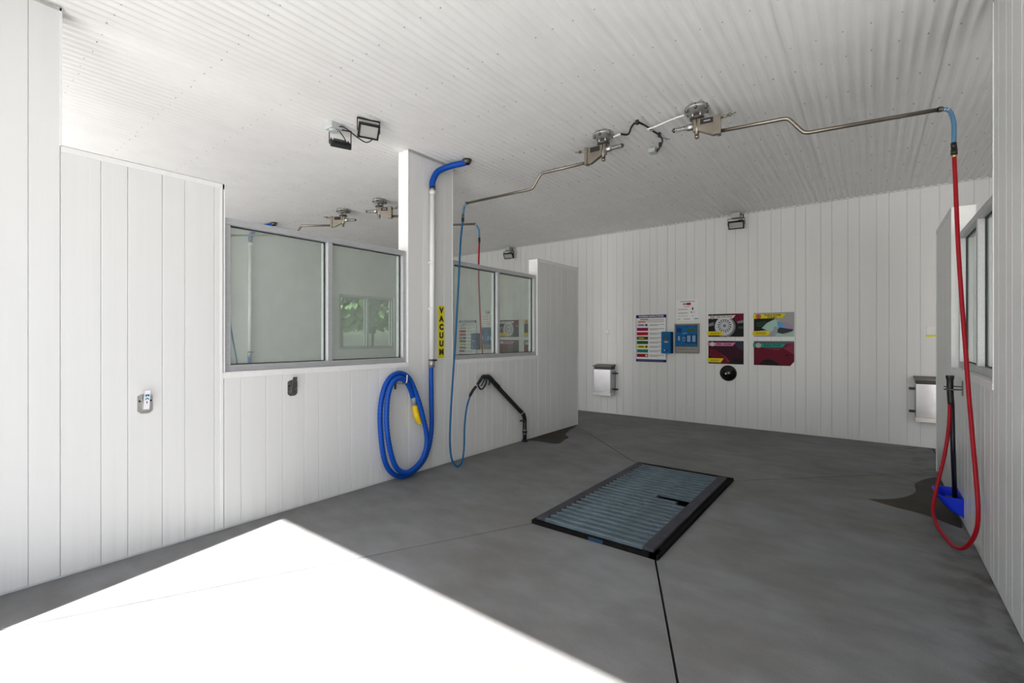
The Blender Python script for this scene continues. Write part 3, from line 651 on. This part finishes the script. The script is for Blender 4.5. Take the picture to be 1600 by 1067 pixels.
MB().tube(spline([(XR - 0.004, 5.17, 1.08), (0.555, 5.165, 1.078), (0.520, 5.163, 1.078), (0.49, 5.18, 1.08)], 5), 0.006, 8).build('clip_arm', DKSTEEL, hk)
hs = thing('brush_holster', 'bright blue plastic brush holster at the foot of the right wall', 'holster', (XR, 5.32, 0.14))
def bowl(out):
    vs = []; fs = []; nr, nz = 24, 8
    for k in range(nz + 1):
        f = k / nz; z = 0.066 + 0.142 * f; e = 0.10 + 0.90 * f ** 0.55
        for i in range(nr + 1):
            a = math.pi * i / nr; sa = max(0.0, math.sin(a)) ** 0.45; ca = math.copysign(abs(math.cos(a)) ** 0.45, math.cos(a))
            vs.append((XR - 0.006 - max(0.004, 0.165 * e - out) * sa, 5.320 - (0.185 * (0.93 + 0.07 * f) - out) * ca, z + (0.010 if out else 0)))
    for k in range(nz):
        for i in range(nr): q = k * (nr + 1) + i; fs.append((q, q + 1, q + nr + 2, q + nr + 1))
    return vs, fs, nr, nz
m = MB(); v1, f1, nr, nz = bowl(0); v2, f2, _, _ = bowl(0.006)
v2 = [(a, b, min(c, 0.208)) for a, b, c in v2]; n1 = len(v1)
fs = list(f1) + [tuple(i + n1 for i in reversed(f)) for f in f2]
top = nz * (nr + 1)
for i in range(nr): fs.append((top + i, top + i + 1, n1 + top + i + 1, n1 + top + i))
fs.append(tuple(range(nr + 1))); fs.append(tuple(n1 + i for i in reversed(range(nr + 1))))
m.add(v1 + v2, fs, False); m.build('bowl', HBUCKET, hs)
MB().bbox(XR - 0.008, XR - 0.0005, 5.130, 5.510, 0.06, 0.215, .003).build('back_plate', HBUCKET, hs)

# ---- air line between the two booms
al = thing('air_line', 'black and clear tubing looped along the ceiling between the booms', 'tubing', (-1.75, 4.4, HC))
z = 3.522
MB().tube(spline([(-2.04, 4.325, z - .01), (-1.99, 4.318, z - .006), (-1.955, 4.312, z - .004)], 4), 0.011, 8).build('end_fitting', CLEAR, al)
MB().tube(spline([(-1.96, 4.311, z - .006), (-1.905, 4.375, z), (-1.813, 4.245, z + .004), (-1.742, 4.198, z + .006), (-1.70, 4.29, z), (-1.683, 4.449, z), (-1.668, 4.60, z), (-1.70, 4.76, z), (-1.835, 4.98, z)], 7), 0.0095, 8).build('black_tube', BLACK, al)
MB().tube(spline([(-1.70, 4.36, z - .012), (-1.60, 4.33, z - .02), (-1.458, 4.304, z - .012), (-1.33, 4.297, z - .006)], 6), 0.009, 8).build('clear_tube', CLEAR, al)
for p in ((-1.742, 4.205), (-1.672, 4.60), (-1.69, 4.42), (-1.75, 4.84)): MB().bbox(p[0] - .014, p[0] + .014, p[1] - .014, p[1] + .014, z - 0.012, HC + 0.004, .003).build('tube_clip', GREYBOX if p[1] < 4.5 and p[1] > 4.3 else BLACK, al)
MB().bbox(-1.91, -1.83, 4.90, 5.00, z - 0.02, HC + 0.004, .006).build('outlet_box', GREYBOX, al)
MB().tube([(-1.675, 4.62, z - .01), (-1.60, 4.70, z - .02)], 0.003, 6).build('tie_tail', BLACK, al)

# ---- flood lights
def flood(label, loc, yaw, tilt, w=0.19, hgt=0.135, group='black flood lights under the ceiling', drop=0.10):
    # hangs below loc (on the ceiling); lens looks along local -Y, tilted down by tilt
    t = thing('flood_light', label, 'flood light', loc, group)
    M0 = Matrix.Translation(loc) @ Matrix.Rotation(yaw, 4, 'Z')
    M = M0 @ Matrix.Translation((0, 0, -drop)) @ Matrix.Rotation(tilt, 4, 'X')
    hw, hh = w / 2, hgt / 2
    body = MB()
    body.prism([(-hw, -0.018, -hh), (hw, -0.018, -hh), (hw, -0.018, hh), (-hw, -0.018, hh)], (0, 0.030, 0)).prism([(-hw * .6, 0.012, -hh * .6), (hw * .6, 0.012, -hh * .6), (hw * .6, 0.012, hh * .6), (-hw * .6, 0.012, hh * .6)], (0, 0.022, 0))
    for k in range(7):
        x = -hw * .85 + k * hw * 1.7 / 6; body.box(x - .003, x + .003, 0.010, 0.030, -hh * .9, hh * .9)
    h_ = body.xf(M).build('housing', BLACK, t)
    MB().box(-hw + 0.016, hw - 0.016, -0.0205, -0.0175, -hh + 0.016, hh - 0.016).xf(M).build('lens', LENS, h_)
    bz = MB()
    for a, b_ in (((-hw, hw), (-hh, -hh + .016)), ((-hw, hw), (hh - .016, hh)), ((-hw, -hw + .016), (-hh, hh)), ((hw - .016, hw), (-hh, hh))): bz.box(a[0], a[1], -0.026, -0.017, b_[0], b_[1])
    bz.xf(M).build('bezel', BLACK, h_)
    pts = [(-hw - .008, 0, -drop), (-hw - .008, 0, -0.004), (hw + .008, 0, -0.004), (hw + .008, 0, -drop)]
    br = MB()
    br.box(-hw - .010, -hw - .004, -.012, .012, -drop - .01, 0).box(hw + .004, hw + .010, -.012, .012, -drop - .01, 0).box(-hw - .010, hw + .010, -.012, .012, -0.006, 0)
    br.xf(M0).build('bracket', BLACK, t)
    return t
jb = thing('junction_box', 'grey electrical box beside the pair of ceiling flood lights', 'junction box', (-4.09, 2.50, HC))
MB().bbox(-4.15, -4.02, 2.44, 2.56, HC - 0.055, HC + 0.002, .008).build('box', GREYBOX, jb)
MB().cyl((-4.085, 2.50, HC - 0.075), (-4.085, 2.50, HC - 0.05), 0.042, 14).build('cover', GREYBOX, jb)
MB().tube(spline([(-4.03, 2.52, HC - 0.03), (-3.97, 2.55, HC - 0.05), (-3.95, 2.66, HC - 0.10), (-3.91, 2.74, HC - 0.14), (-3.82, 2.75, HC - 0.13), (-3.79, 2.72, HC - 0.10)], 6), 0.006, 8).build('cable', BLACK, jb)
MB().tube(spline([(-4.10, 2.56, HC - 0.03), (-4.13, 2.61, HC - 0.04), (-4.14, 2.66, HC - 0.08), (-4.14, 2.68, HC - 0.12)], 5), 0.005, 8).build('cable', BLACK, jb)
flood('black ceiling flood light by the grey box, lens facing the viewer', (-3.74, 2.65, HC), math.radians(66), math.radians(42), drop=0.105)
flood('black ceiling flood light by the grey box, seen edge-on', (-4.13, 2.60, HC), math.radians(-111), math.radians(56), drop=0.145)
for x, lab, jl in ((-1.745, 'black flood light at the ceiling of the back wall above the posters', 'grey box over the back wall flood light above the posters'), (-6.50, 'black flood light at the back wall of the next bay', 'grey box over the back wall flood light of the next bay')):
    flood(lab, (x, YB - 0.13, HC - 0.088), 0.12, math.radians(35), 0.235, 0.13, drop=0.105)
    j2 = thing('junction_box', jl, 'junction box', (x, YB - 0.10, HC))
    MB().bbox(x - 0.065, x + 0.065, YB - 0.19, YB - 0.07, HC - 0.085, HC + 0.002, .008).build('box', GREYBOX, j2)
    MB().tube(spline([(x + 0.06, YB - 0.12, HC - 0.03), (x + 0.105, YB - 0.13, HC - 0.045), (x + 0.10, YB - 0.14, HC - 0.11), (x + 0.03, YB - 0.14, HC - 0.13), (x - 0.03, YB - 0.13, HC - 0.15)], 5), 0.006, 8).build('cable', BLACK, j2)

# ---- wall bins
def bin_(x0, x1, label, side):
    t = thing('wall_bin', label, 'bin', ((x0 + x1) / 2, YB, 0.37), 'steel wall bins on the back wall')
    y0 = YB - 0.225; y1 = YB - 0.022
    MB().bbox(x0, x1, y0, y1, 0.375, 0.885, .006).build('body', mat('polished bin steel', (0.50, 0.50, 0.52), 0.26, metal=1.0, noise=0.05, nscale=4, bump=0.6, bscale=4), t)
    MB().bbox(x0 - .004, x1 + .004, y0 - .006, y1, 0.372, 0.430, .003).build('bottom_band', STEEL, t)
    MB().box(x0 + .004, x1 - .004, y0 + .012, y1, 0.885, 0.945).build('mouth', BLACK, t)
    MB().prism([(x0 - .014, y0 - .022, 0.932), (x0 - .014, y0 - .022, 0.948), (x0 - .014, y1, 0.975), (x0 - .014, y1, 0.945)], (x1 - x0 + .028, 0, 0)).build('lid', DKSTEEL, t)
    xs = x1 if side > 0 else x0
    for z in (0.49, 0.80):
        MB().box(min(xs, xs + side * .055), max(xs, xs + side * .055), YB - 0.055, YB - 0.02, z - .016, z + .016).cyl((xs + side * .045, YB - 0.06, z), (xs + side * .045, YB + 0.001, z), 0.014, 8).build('bracket', BLACK, t)
    MB().box(x0, x1, y1, YB, 0.45, 0.85).build('mount', DKSTEEL, t)
    return t
bin_(-4.305, -3.945, 'steel wall bin with black mouth at the left end of the back wall', 1)
bin_(0.485, 0.855, 'steel wall bin at the right end of the back wall, half hidden', -1)
# wall plates
p = thing('wall_plate', 'small blank white wall plate above the left wall bin', 'wall plate', (-4.128, YB, 1.605), 'wall plates')
MB().bbox(-4.178, -4.078, YB - 0.014, YB + 0.001, 1.553, 1.658, .004).build('plate', WALLPL, p); MB().box(-4.160, -4.096, YB - 0.0165, YB - 0.013, 1.568, 1.574).build('slot', DKSTEEL, p)
p = thing('wall_plate', 'white plate with a yellow strip above the right wall bin', 'wall plate', (0.66, YB, 1.58), 'wall plates')
MB().bbox(0.612, 0.745, YB - 0.012, YB + 0.001, 1.535, 1.655, .003).build('plate', WALLPL, p); MB().box(0.606, 0.751, YB - 0.014, YB + 0.0005, 1.508, 1.533).build('strip', mat('yellow strip', srgb(225, 225, 60), .5), p)

# ---- round black dome under the posters
v = thing('round_vent', 'glossy round black dome on the back wall under the posters', 'dome', (-1.895, YB, 0.897))
MB().lathe([(0, -0.075), (0.03, -0.073), (0.065, -0.062), (0.098, -0.038), (0.118, -0.012), (0.132, -0.010), (0.133, 0.0)], (-1.895, YB, 0.897), 'y', 32).build('dome', GLOSSBLK, v)
MB().lathe([(0.118, 0), (0.120, -0.018), (0.130, -0.020), (0.134, 0)], (-1.895, YB, 0.897), 'y', 32).build('rim', BLACK, v)
MB().cyl((-1.915, YB - 0.085, 0.892), (-1.915, YB - 0.068, 0.892), 0.012, 10).build('knob', STEEL, v)

# ---- printed boards on the back wall (built once, then copied for the next bay)
def board(name, label, cat, x0, x1, z0, z1, m, thick=0.006, group=None):
    t = thing(name, label, cat, ((x0 + x1) / 2, YB, z0), group)
    MB().box(x0, x1, YB - thick, YB - 0.0002, z0, z1).build('board', m, t)
    t['_'] = 0; del t['_']
    return t
def poly(t, pts, m, x0, z0, w, h, lay=1, name='print', y=YB - 0.006, lab=None):
    # pts in 0..1 of the board, u right, v up
    P = [(x0 + u * w, y - 0.0006 * lay + 0.0004, z0 + v * h) for u, v in pts]
    return MB().prism(P, (0, -0.0005, 0)).build(name, m, t, lab)
def ell(cx, cy, rx, ry, n=20, a0=0, a1=2 * math.pi): return [(cx + rx * math.cos(a0 + (a1 - a0) * k / n), cy + ry * math.sin(a0 + (a1 - a0) * k / n)) for k in range(n if a1 - a0 > 6.28 else n + 1)]
def C(nm, r, g, b): return mat('print ' + nm, srgb(r, g, b), 0.5, spec=0.15)
cBLK, cGRY, cLG = C('black', 16, 16, 20), C('grey', 120, 120, 126), C('light grey', 200, 200, 205)
cMAR, cMARL, cMARD, cPNK = C('maroon', 104, 4, 36), C('light maroon', 134, 50, 74), C('deep maroon', 52, 6, 30), C('pink', 215, 120, 165)
cYEL, cTEAL, cNAVY, cRED = C('yellow', 225, 205, 20), C('teal', 25, 150, 135), C('navy', 34, 38, 110), C('red', 170, 20, 40)
cGRN, cPUR, cMINT, cSKY = C('green', 25, 95, 60), C('plum', 140, 20, 80), C('mint foam', 170, 205, 195), C('sky blue', 100, 165, 205)
cLAV, cCREAM, cDGRN = C('lavender', 165, 150, 180), C('cream', 222, 218, 208), C('dark green', 30, 60, 45)
boards = []
# washing instructions
x0, x1, z0, z1 = -3.524, -2.945, 1.045, 1.922; w, h = x1 - x0, z1 - z0
t = board('instruction_board', 'tall washing instructions board with coloured rows left of the blue meter', 'sign', x0, x1, z0, z1, cNAVY); boards.append(t)
poly(t, [(.012, .055), (.988, .055), (.988, .935), (.012, .935)], WHITE, x0, z0, w, h, 1, 'white_field')
text_obj('lettering', 'WASHING INSTRUCTIONS', 0.046, WHITE, t, on_back((x0 + x1) / 2, YB - 0.0068, z0 + .966 * h), bold=0.001, xs=0.86)
for v0, c in ((.898, cRED), (.845, cRED)):
    poly(t, [(.14 if v0 > .87 else .06, v0 - .004), (.42 if v0 > .87 else .33, v0 - .004), (.42 if v0 > .87 else .33, v0 + .016), (.14 if v0 > .87 else .06, v0 + .016)], c, x0, z0, w, h, 2, 'text_line')
    poly(t, [(.44 if v0 > .87 else .36, v0), (.92, v0), (.92, v0 + .009), (.44 if v0 > .87 else .36, v0 + .009)], cGRY, x0, z0, w, h, 2, 'text_line')
poly(t, [(.06, .872), (.95, .872), (.95, .880), (.06, .880)], cGRY, x0, z0, w, h, 2, 'text_line')
for c, v0 in ((cLG, .75), (cPUR, .66), (cRED, .565), (C('olive', 70, 60, 30), .47), (cGRN, .378), (cYEL, .287), (C('blue green', 25, 120, 120), .196), (C('brick', 150, 30, 40), .10)):
    poly(t, [(.03, v0), (.41, v0), (.41, v0 + .068), (.03, v0 + .068)], c, x0, z0, w, h, 2, 'colour_row')
    poly(t, [(.09, v0 + .025), (.27, v0 + .025), (.27, v0 + .043), (.09, v0 + .043)], cBLK if c in (cLG, cYEL) else (cYEL if 'olive' in c.name else c), x0, z0, w, h, 3, 'row_text')
    poly(t, ell(.35, v0 + .034, .035, .022, 8), cBLK if c in (cLG, cYEL) else cCREAM if 'brick' in c.name else c, x0, z0, w, h, 3, 'row_icon')
    for k in range(2): poly(t, [(.45, v0 + .018 + k * .022), (.93 - .2 * (1 - k), v0 + .018 + k * .022), (.93 - .2 * (1 - k), v0 + .027 + k * .022), (.45, v0 + .027 + k * .022)], cGRY, x0, z0, w, h, 2, 'text_line')
poly(t, [(.08, .022), (.9, .022), (.9, .032), (.08, .032)], cGRY, x0, z0, w, h, 2, 'text_line')
# paper notice
x0, x1, z0, z1 = -2.765, -2.378, 1.80, 2.175; w, h = x1 - x0, z1 - z0
t = board('paper_notice', 'white paper notice taped above the blue meter', 'notice', x0, x1, z0, z1, WHITE, 0.002); boards.append(t); yy = YB - 0.002
for u0, u1, v0, hh, c in ((.18, .84, .895, .03, cGRY), (.30, .46, .755, .07, cGRY), (.47, .66, .735, .11, C('logo red', 165, 30, 50)), (.34, .60, .655, .022, cRED), (.08, .55, .545, .014, cGRY), (.08, .5, .515, .014, cGRY), (.08, .55, .37, .014, cGRY), (.08, .5, .34, .014, cGRY), (.08, .52, .215, .014, cGRY), (.05, .18, .06, .025, cGRY), (.33, .62, .06, .025, cGRY), (.71, .77, .50, .12, cBLK), (.66, .72, .36, .07, cGRY), (.80, .83, .37, .05, cGRY), (.70, .77, .20, .06, cLG), (.80, .98, .06, .05, cSKY)):
    poly(t, [(u0, v0), (u1, v0), (u1, v0 + hh), (u0, v0 + hh)], c, x0, z0, w, h, 1, 'print', yy)
# meter
x0, x1, z0, z1 = -2.788, -2.362, 1.225, 1.745; w, h = x1 - x0, z1 - z0
t = thing('wash_meter', 'blue wash meter panel in a steel frame on the back wall', 'meter', ((x0 + x1) / 2, YB, z0)); boards.append(t)
MB().bbox(x0, x1, YB - 0.040, YB - 0.0002, z0, z1, .005).build('steel_frame', mat('dull steel frame', (0.24, 0.23, 0.21), 0.5, metal=0.7, noise=0.1, nscale=12), t)
MB().box(x0 + .022, x1 - .022, YB - 0.0415, YB - 0.0395, z0 + .012, z1 - .022).build('frame_shadow_gap', BLACK, t)
ym = YB - 0.046
MB().bbox(x0 + .028, x1 - .028, YB - 0.046, YB - 0.0405, z0 + .120, z1 - .030, .002).build('face_panel', PANELB, t)
MB().bbox(x0 + .022, x1 - .022, YB - 0.047, YB - 0.0405, z0 + .014, z0 + .112, .002).build('lower_plate', mat('dull steel frame', (0.24, 0.23, 0.21), 0.5), t)
for u0, u1, v0, v1, c in ((.10, .30, .70, .86, PANELD), (.54, .88, .73, .83, C('display olive', 70, 90, 60)), (.34, .54, .655, .685, cSKY), (.12, .26, .40, .61, PANELD), (.46, .92, .33, .63, PANELD), (.34, .46, .41, .54, cSKY), (.53, .67, .38, .60, C('meter print', 130, 165, 200)), (.74, .87, .38, .60, C('meter print', 130, 165, 200)), (.15, .24, .42, .58, C('meter print', 130, 165, 200)), (.12, .90, .12, .14, DKSTEEL)):
    poly(t, [(u0, v0), (u1, v0), (u1, v1), (u0, v1)], c, x0, z0, w, h, 2 if c in (PANELD,) else 3, 'panel_print', ym)
for u, v_ in ((.14, .87), (.50, .885), (.88, .885), (.40, .30)): MB().cyl((x0 + u * w, ym - .010, z0 + v_ * h), (x0 + u * w, ym, z0 + v_ * h), 0.012, 12).build('button', BLACK, t)
MB().bbox(x0 + .37 * w, x0 + .43 * w, ym - 0.012, ym, z0 + .44 * h, z0 + .50 * h, .002).build('push_key', BLACK, t)
# card reader box
x0, x1, z0, z1 = -2.985, -2.815, 1.212, 1.602; w, h = x1 - x0, z1 - z0
t = thing('card_reader', 'blue card reader box projecting left of the wash meter', 'card reader', ((x0 + x1) / 2, YB, z0)); boards.append(t)
MB().bbox(x0, x1, YB - 0.155, YB - 0.0095, z0, z1, .006).build('case', PANELD, t)
MB().bbox(x0 + .002, x1 - .002, YB - 0.160, YB - 0.153, z0 + .002, z1 - .002, .002).build('front', PANELB, t)
for u0, u1, v0, v1, c in ((.25, .70, .62, .76, BLACK), (.40, .55, .66, .72, cGRY), (.30, .66, .56, .61, cGRY), (.32, .75, .51, .55, cLG), (.30, .42, .12, .18, cLG), (.47, .75, .12, .17, PANELD)):
    poly(t, [(u0, v0), (u1, v0), (u1, v1), (u0, v1)], c, x0, z0, w, h, 2 if c is BLACK else 3, 'front_print', YB - 0.160)
# four posters
def banner(t, x0, z0, w, h, u1, v0, v1, c, words, badge, tm, words2=None, size=0.036):
    poly(t, [(-.02, v0), (u1 - .08, v0), (u1, v1), (-.02, v1)], c, x0, z0, w, h, 4, 'banner')
    poly(t, ell(.12, (v0 + v1) / 2, .065, .095, 18), badge[0], x0, z0, w, h, 5, 'badge'); poly(t, ell(.12, (v0 + v1) / 2, .045, .065, 18), badge[1], x0, z0, w, h, 6, 'badge_ring'); poly(t, ell(.12, (v0 + v1) / 2, .028, .03, 12), badge[0], x0, z0, w, h, 7, 'badge_mark')
    zc = z0 + h * (v0 + v1) / 2; xc = x0 + w * (.20 + u1 - .07) / 2
    if words2:
        text_obj('lettering', words, size, tm, t, on_back(xc, YB - 0.0096, zc + .016), bold=.001); text_obj('lettering', words2, size, tm, t, on_back(xc, YB - 0.0096, zc - .020), bold=.001)
    else: text_obj('lettering', words, size, tm, t, on_back(xc, YB - 0.0096, zc), bold=.001)
def yband(t, x0, z0, w, h, u1, v0=.06, v1=.24):
    poly(t, [(-.03, v0), (u1 - .09, v0), (u1, v1), (-.03, v1)], cYEL, x0, z0, w, h, 4, 'yellow_band')
    for v in (.11, .16): poly(t, [(.05, v), (u1 - .14, v), (u1 - .14, v + .02), (.05, v + .02)], C('olive text', 130, 110, 20), x0, z0, w, h, 5, 'text_line')
# 1 wheel
x0, x1, z0, z1 = -2.214, -1.658, 1.512, 1.900; w, h = x1 - x0, z1 - z0
t = board('poster', 'wheel cleaner poster with a foamy rim, upper left of four', 'poster', x0, x1, z0, z1, cBLK, group='wash option posters'); boards.append(t)
poly(t, [(.60, 1), (1, 1), (1, .72), (.80, .60), (.74, .78)], cMAR, x0, z0, w, h, 1, 'car_body'); poly(t, [(.82, .66), (1, .72), (1, .60), (.84, .58)], cGRY, x0, z0, w, h, 2, 'bumper_light')
poly(t, [(0, .58), (.16, .66), (.16, .50), (0, .45)], cGRY, x0, z0, w, h, 1, 'sill_light'); poly(t, [(.84, .43), (1, .45), (1, .34), (.86, .36)], C('dark grey', 60, 62, 68), x0, z0, w, h, 1, 'road')
poly(t, ell(.48, .44, .30, .46, 28), cGRY, x0, z0, w, h, 2, 'tyre_foam'); poly(t, ell(.46, .46, .265, .41, 28), cLG, x0, z0, w, h, 3, 'rim_lip')
poly(t, ell(.47, .48, .195, .29, 24), C('dark grey', 60, 62, 68), x0, z0, w, h, 3.6, 'rim_well')
for k in range(16):
    a = k * math.pi / 8; c_, s_ = math.cos(a), math.sin(a); e = .10
    poly(t, [(.47 + .05 * math.cos(a - .3), .48 + .07 * math.sin(a - .3)), (.47 + .20 * math.cos(a - e), .48 + .30 * math.sin(a - e)), (.47 + .20 * math.cos(a + e), .48 + .30 * math.sin(a + e)), (.47 + .05 * math.cos(a + .3), .48 + .07 * math.sin(a + .3))], cLG, x0, z0, w, h, 4.4, 'spoke')
poly(t, ell(.47, .48, .05, .07, 14), cGRY, x0, z0, w, h, 5.2, 'hub')
banner(t, x0, z0, w, h, .78, .80, .93, cCREAM, 'WHEEL & TIRE CLEANER', (cGRY, cCREAM), INK, size=0.024); yband(t, x0, z0, w, h, .47)
# 2 triple foam
x0, x1 = -1.505, -0.936; w = x1 - x0
t = board('poster', 'yellow bannered triple foam poster, upper right of four', 'poster', x0, x1, z0, z1, C('mist grey', 165, 165, 165), group='wash option posters'); boards.append(t)
poly(t, [(0, .78), (.55, .78), (.40, .55), (.42, .30), (.0, .22)], cBLK, x0, z0, w, h, 1, 'dark_background'); poly(t, [(.05, .60), (.30, .66), (.34, .42), (.08, .40)], cDGRN, x0, z0, w, h, 2, 'tree_shadow')
poly(t, [(.20, .36), (.34, .58), (.50, .70), (.62, .66), (.60, .34), (.42, .22)], cMINT, x0, z0, w, h, 2.2, 'foam_hood'); poly(t, [(.58, .64), (.72, .56), (.80, .30), (.62, .30)], cSKY, x0, z0, w, h, 2.6, 'foam_glass')
poly(t, [(.70, .62), (.86, .56), (.98, .42), (.98, .28), (.80, .30)], cLAV, x0, z0, w, h, 2.8, 'foam_door'); poly(t, [(.60, .30), (.66, .38), (.80, .34), (.98, .30), (.95, .22), (.72, .12), (.60, .16)], C('dark grey', 60, 62, 68), x0, z0, w, h, 3.2, 'car_grille')
poly(t, [(.50, .40), (.58, .44), (.60, .18), (.48, .14)], C('foam grey', 150, 165, 175), x0, z0, w, h, 3.4, 'foam_streak'); poly(t, [(.40, .02), (.46, .20), (.52, .02)], cLAV, x0, z0, w, h, 3, 'foam_foot'); poly(t, [(.52, 0), (.6, .16), (.78, .08), (1, .24), (1, 0)], cMINT, x0, z0, w, h, 3.3, 'foam_floor')
banner(t, x0, z0, w, h, .80, .76, .94, cYEL, 'TRIPLE FOAM', (cRED, cPNK), INK, 'POLISH', 0.040); yband(t, x0, z0, w, h, .45)
# 3 pre-soak
x0, x1, z0, z1 = -2.214, -1.658, 1.052, 1.442; w, h = x1 - x0, z1 - z0
t = board('poster', 'dark pink pre-soak poster, lower left of four', 'poster', x0, x1, z0, z1, cMARD, group='wash option posters'); boards.append(t)
poly(t, [(0, .68), (.20, .62), (.52, .28), (.60, 0), (.30, 0), (0, .36)], cMAR, x0, z0, w, h, 1, 'car_hood'); poly(t, [(.28, .52), (.52, .30), (.62, .10), (.56, .08), (.48, .28)], cMARL, x0, z0, w, h, 2, 'hood_light'); poly(t, [(.66, 0), (.72, .18), (.90, .26), (1, .22), (1, 0)], cBLK, x0, z0, w, h, 1, 'tyre'); poly(t, [(.70, 1), (1, 1), (1, .60), (.86, .66), (.78, .80)], C('dark slate', 50, 52, 66), x0, z0, w, h, 1, 'windscreen'); poly(t, [(0, .93), (.7, .93), (.7, 1), (0, 1)], cBLK, x0, z0, w, h, 1.5, 'top_edge')
poly(t, [(0, .36), (.20, .22), (0, .2)], cBLK, x0, z0, w, h, 1.8, 'bumper')
banner(t, x0, z0, w, h, .78, .78, .93, cPNK, 'PRE - SOAK', (cLG, cCREAM), INK, size=0.046); yband(t, x0, z0, w, h, .45)
# 4 final rinse
x0, x1 = -1.505, -0.936; w = x1 - x0
t = board('poster', 'maroon car poster with teal final rinse banner, lower right of four', 'poster', x0, x1, z0, z1, cMAR, group='wash option posters'); boards.append(t)
poly(t, [(0, .92), (1, .92), (1, 1), (0, 1)], C('slate', 95, 105, 115), x0, z0, w, h, 1, 'sky_edge'); poly(t, [(.25, .70), (.75, .70), (1, .45), (1, .92), (.8, .92), (.6, .62)], cMARL, x0, z0, w, h, 1.2, 'door_light'); poly(t, [(.14, .03), (.22, .18), (.34, .26), (.46, .22), (.58, .12), (.64, .03)], cBLK, x0, z0, w, h, 1.5, 'wheel_arch'); poly(t, [(.76, .40), (.82, .46), (.86, .44), (.86, .40)], cBLK, x0, z0, w, h, 2, 'mirror'); poly(t, [(.86, .425), (.99, .425), (.99, .440), (.86, .440)], cBLK, x0, z0, w, h, 2, 'window_line'); poly(t, [(0, 0), (1, 0), (1, .025), (0, .025)], cMARD, x0, z0, w, h, 1.8, 'lower_edge')
poly(t, [(.90, -.01), (1.005, -.01), (1.005, .20), (.97, .12)], WALLPL, x0, z0, w, h, 3, 'curled_corner')
banner(t, x0, z0, w, h, .80, .74, .90, cTEAL, 'FINAL RINSE', (cCREAM, C('badge grey', 120, 130, 120)), INK, size=0.044)
for i, t in enumerate(list(boards)):
    c = copy_tree(t, None, (-4.65, 0, 0))
    c['label'] = ['washing instructions board of the next bay behind the small window', 'white paper notice of the next bay behind the small window', 'blue wash meter of the next bay behind the small window', 'card reader box of the next bay behind the small window', 'wheel cleaner poster of the next bay behind the small window', 'triple foam poster of the next bay behind the small window', 'pre-soak poster of the next bay behind the small window', 'final rinse poster of the next bay behind the small window'][i]

# ---- trees beyond the outer window
def tree(x, y, hgt, rad, label, seed):
    rnd = random.Random(seed); t = thing('tree', label, 'tree', (x, y, -0.03), 'trees beyond the outer window')
    MB().tube([(x, y, -0.05), (x + .1, y, hgt * .5), (x, y + .1, hgt * .85)], [0.2, 0.13, 0.05], 10).build('trunk', BARK, t)
    m = MB()
    for k in range(2600):
        d = Vector((rnd.gauss(0, 1), rnd.gauss(0, 1), rnd.gauss(0, 1))).normalized() * rad * rnd.uniform(.55, 1) ** .5
        c = Vector((x, y, hgt * .68)) + Vector((d.x, d.y, d.z * 1.1)); s = rnd.uniform(.3, .6)
        a = Vector((rnd.gauss(0, 1), rnd.gauss(0, 1), rnd.gauss(0, 1))).normalized(); b_ = a.orthogonal().normalized()
        m.add([c - a * s, c + b_ * s * .6, c + a * s, c - b_ * s * .6], [(0, 1, 2, 3)])
    m.build('foliage', LEAF, t)
tree(-38, 24.0, 9.5, 4.0, 'leafy tree outside, left one in the far window', 3)
tree(-37, 33.2, 10.0, 4.0, 'leafy tree outside, right one in the far window', 4)
tree(-50, 36.0, 12.0, 5.5, 'leafy tree farthest out behind the far window', 5)
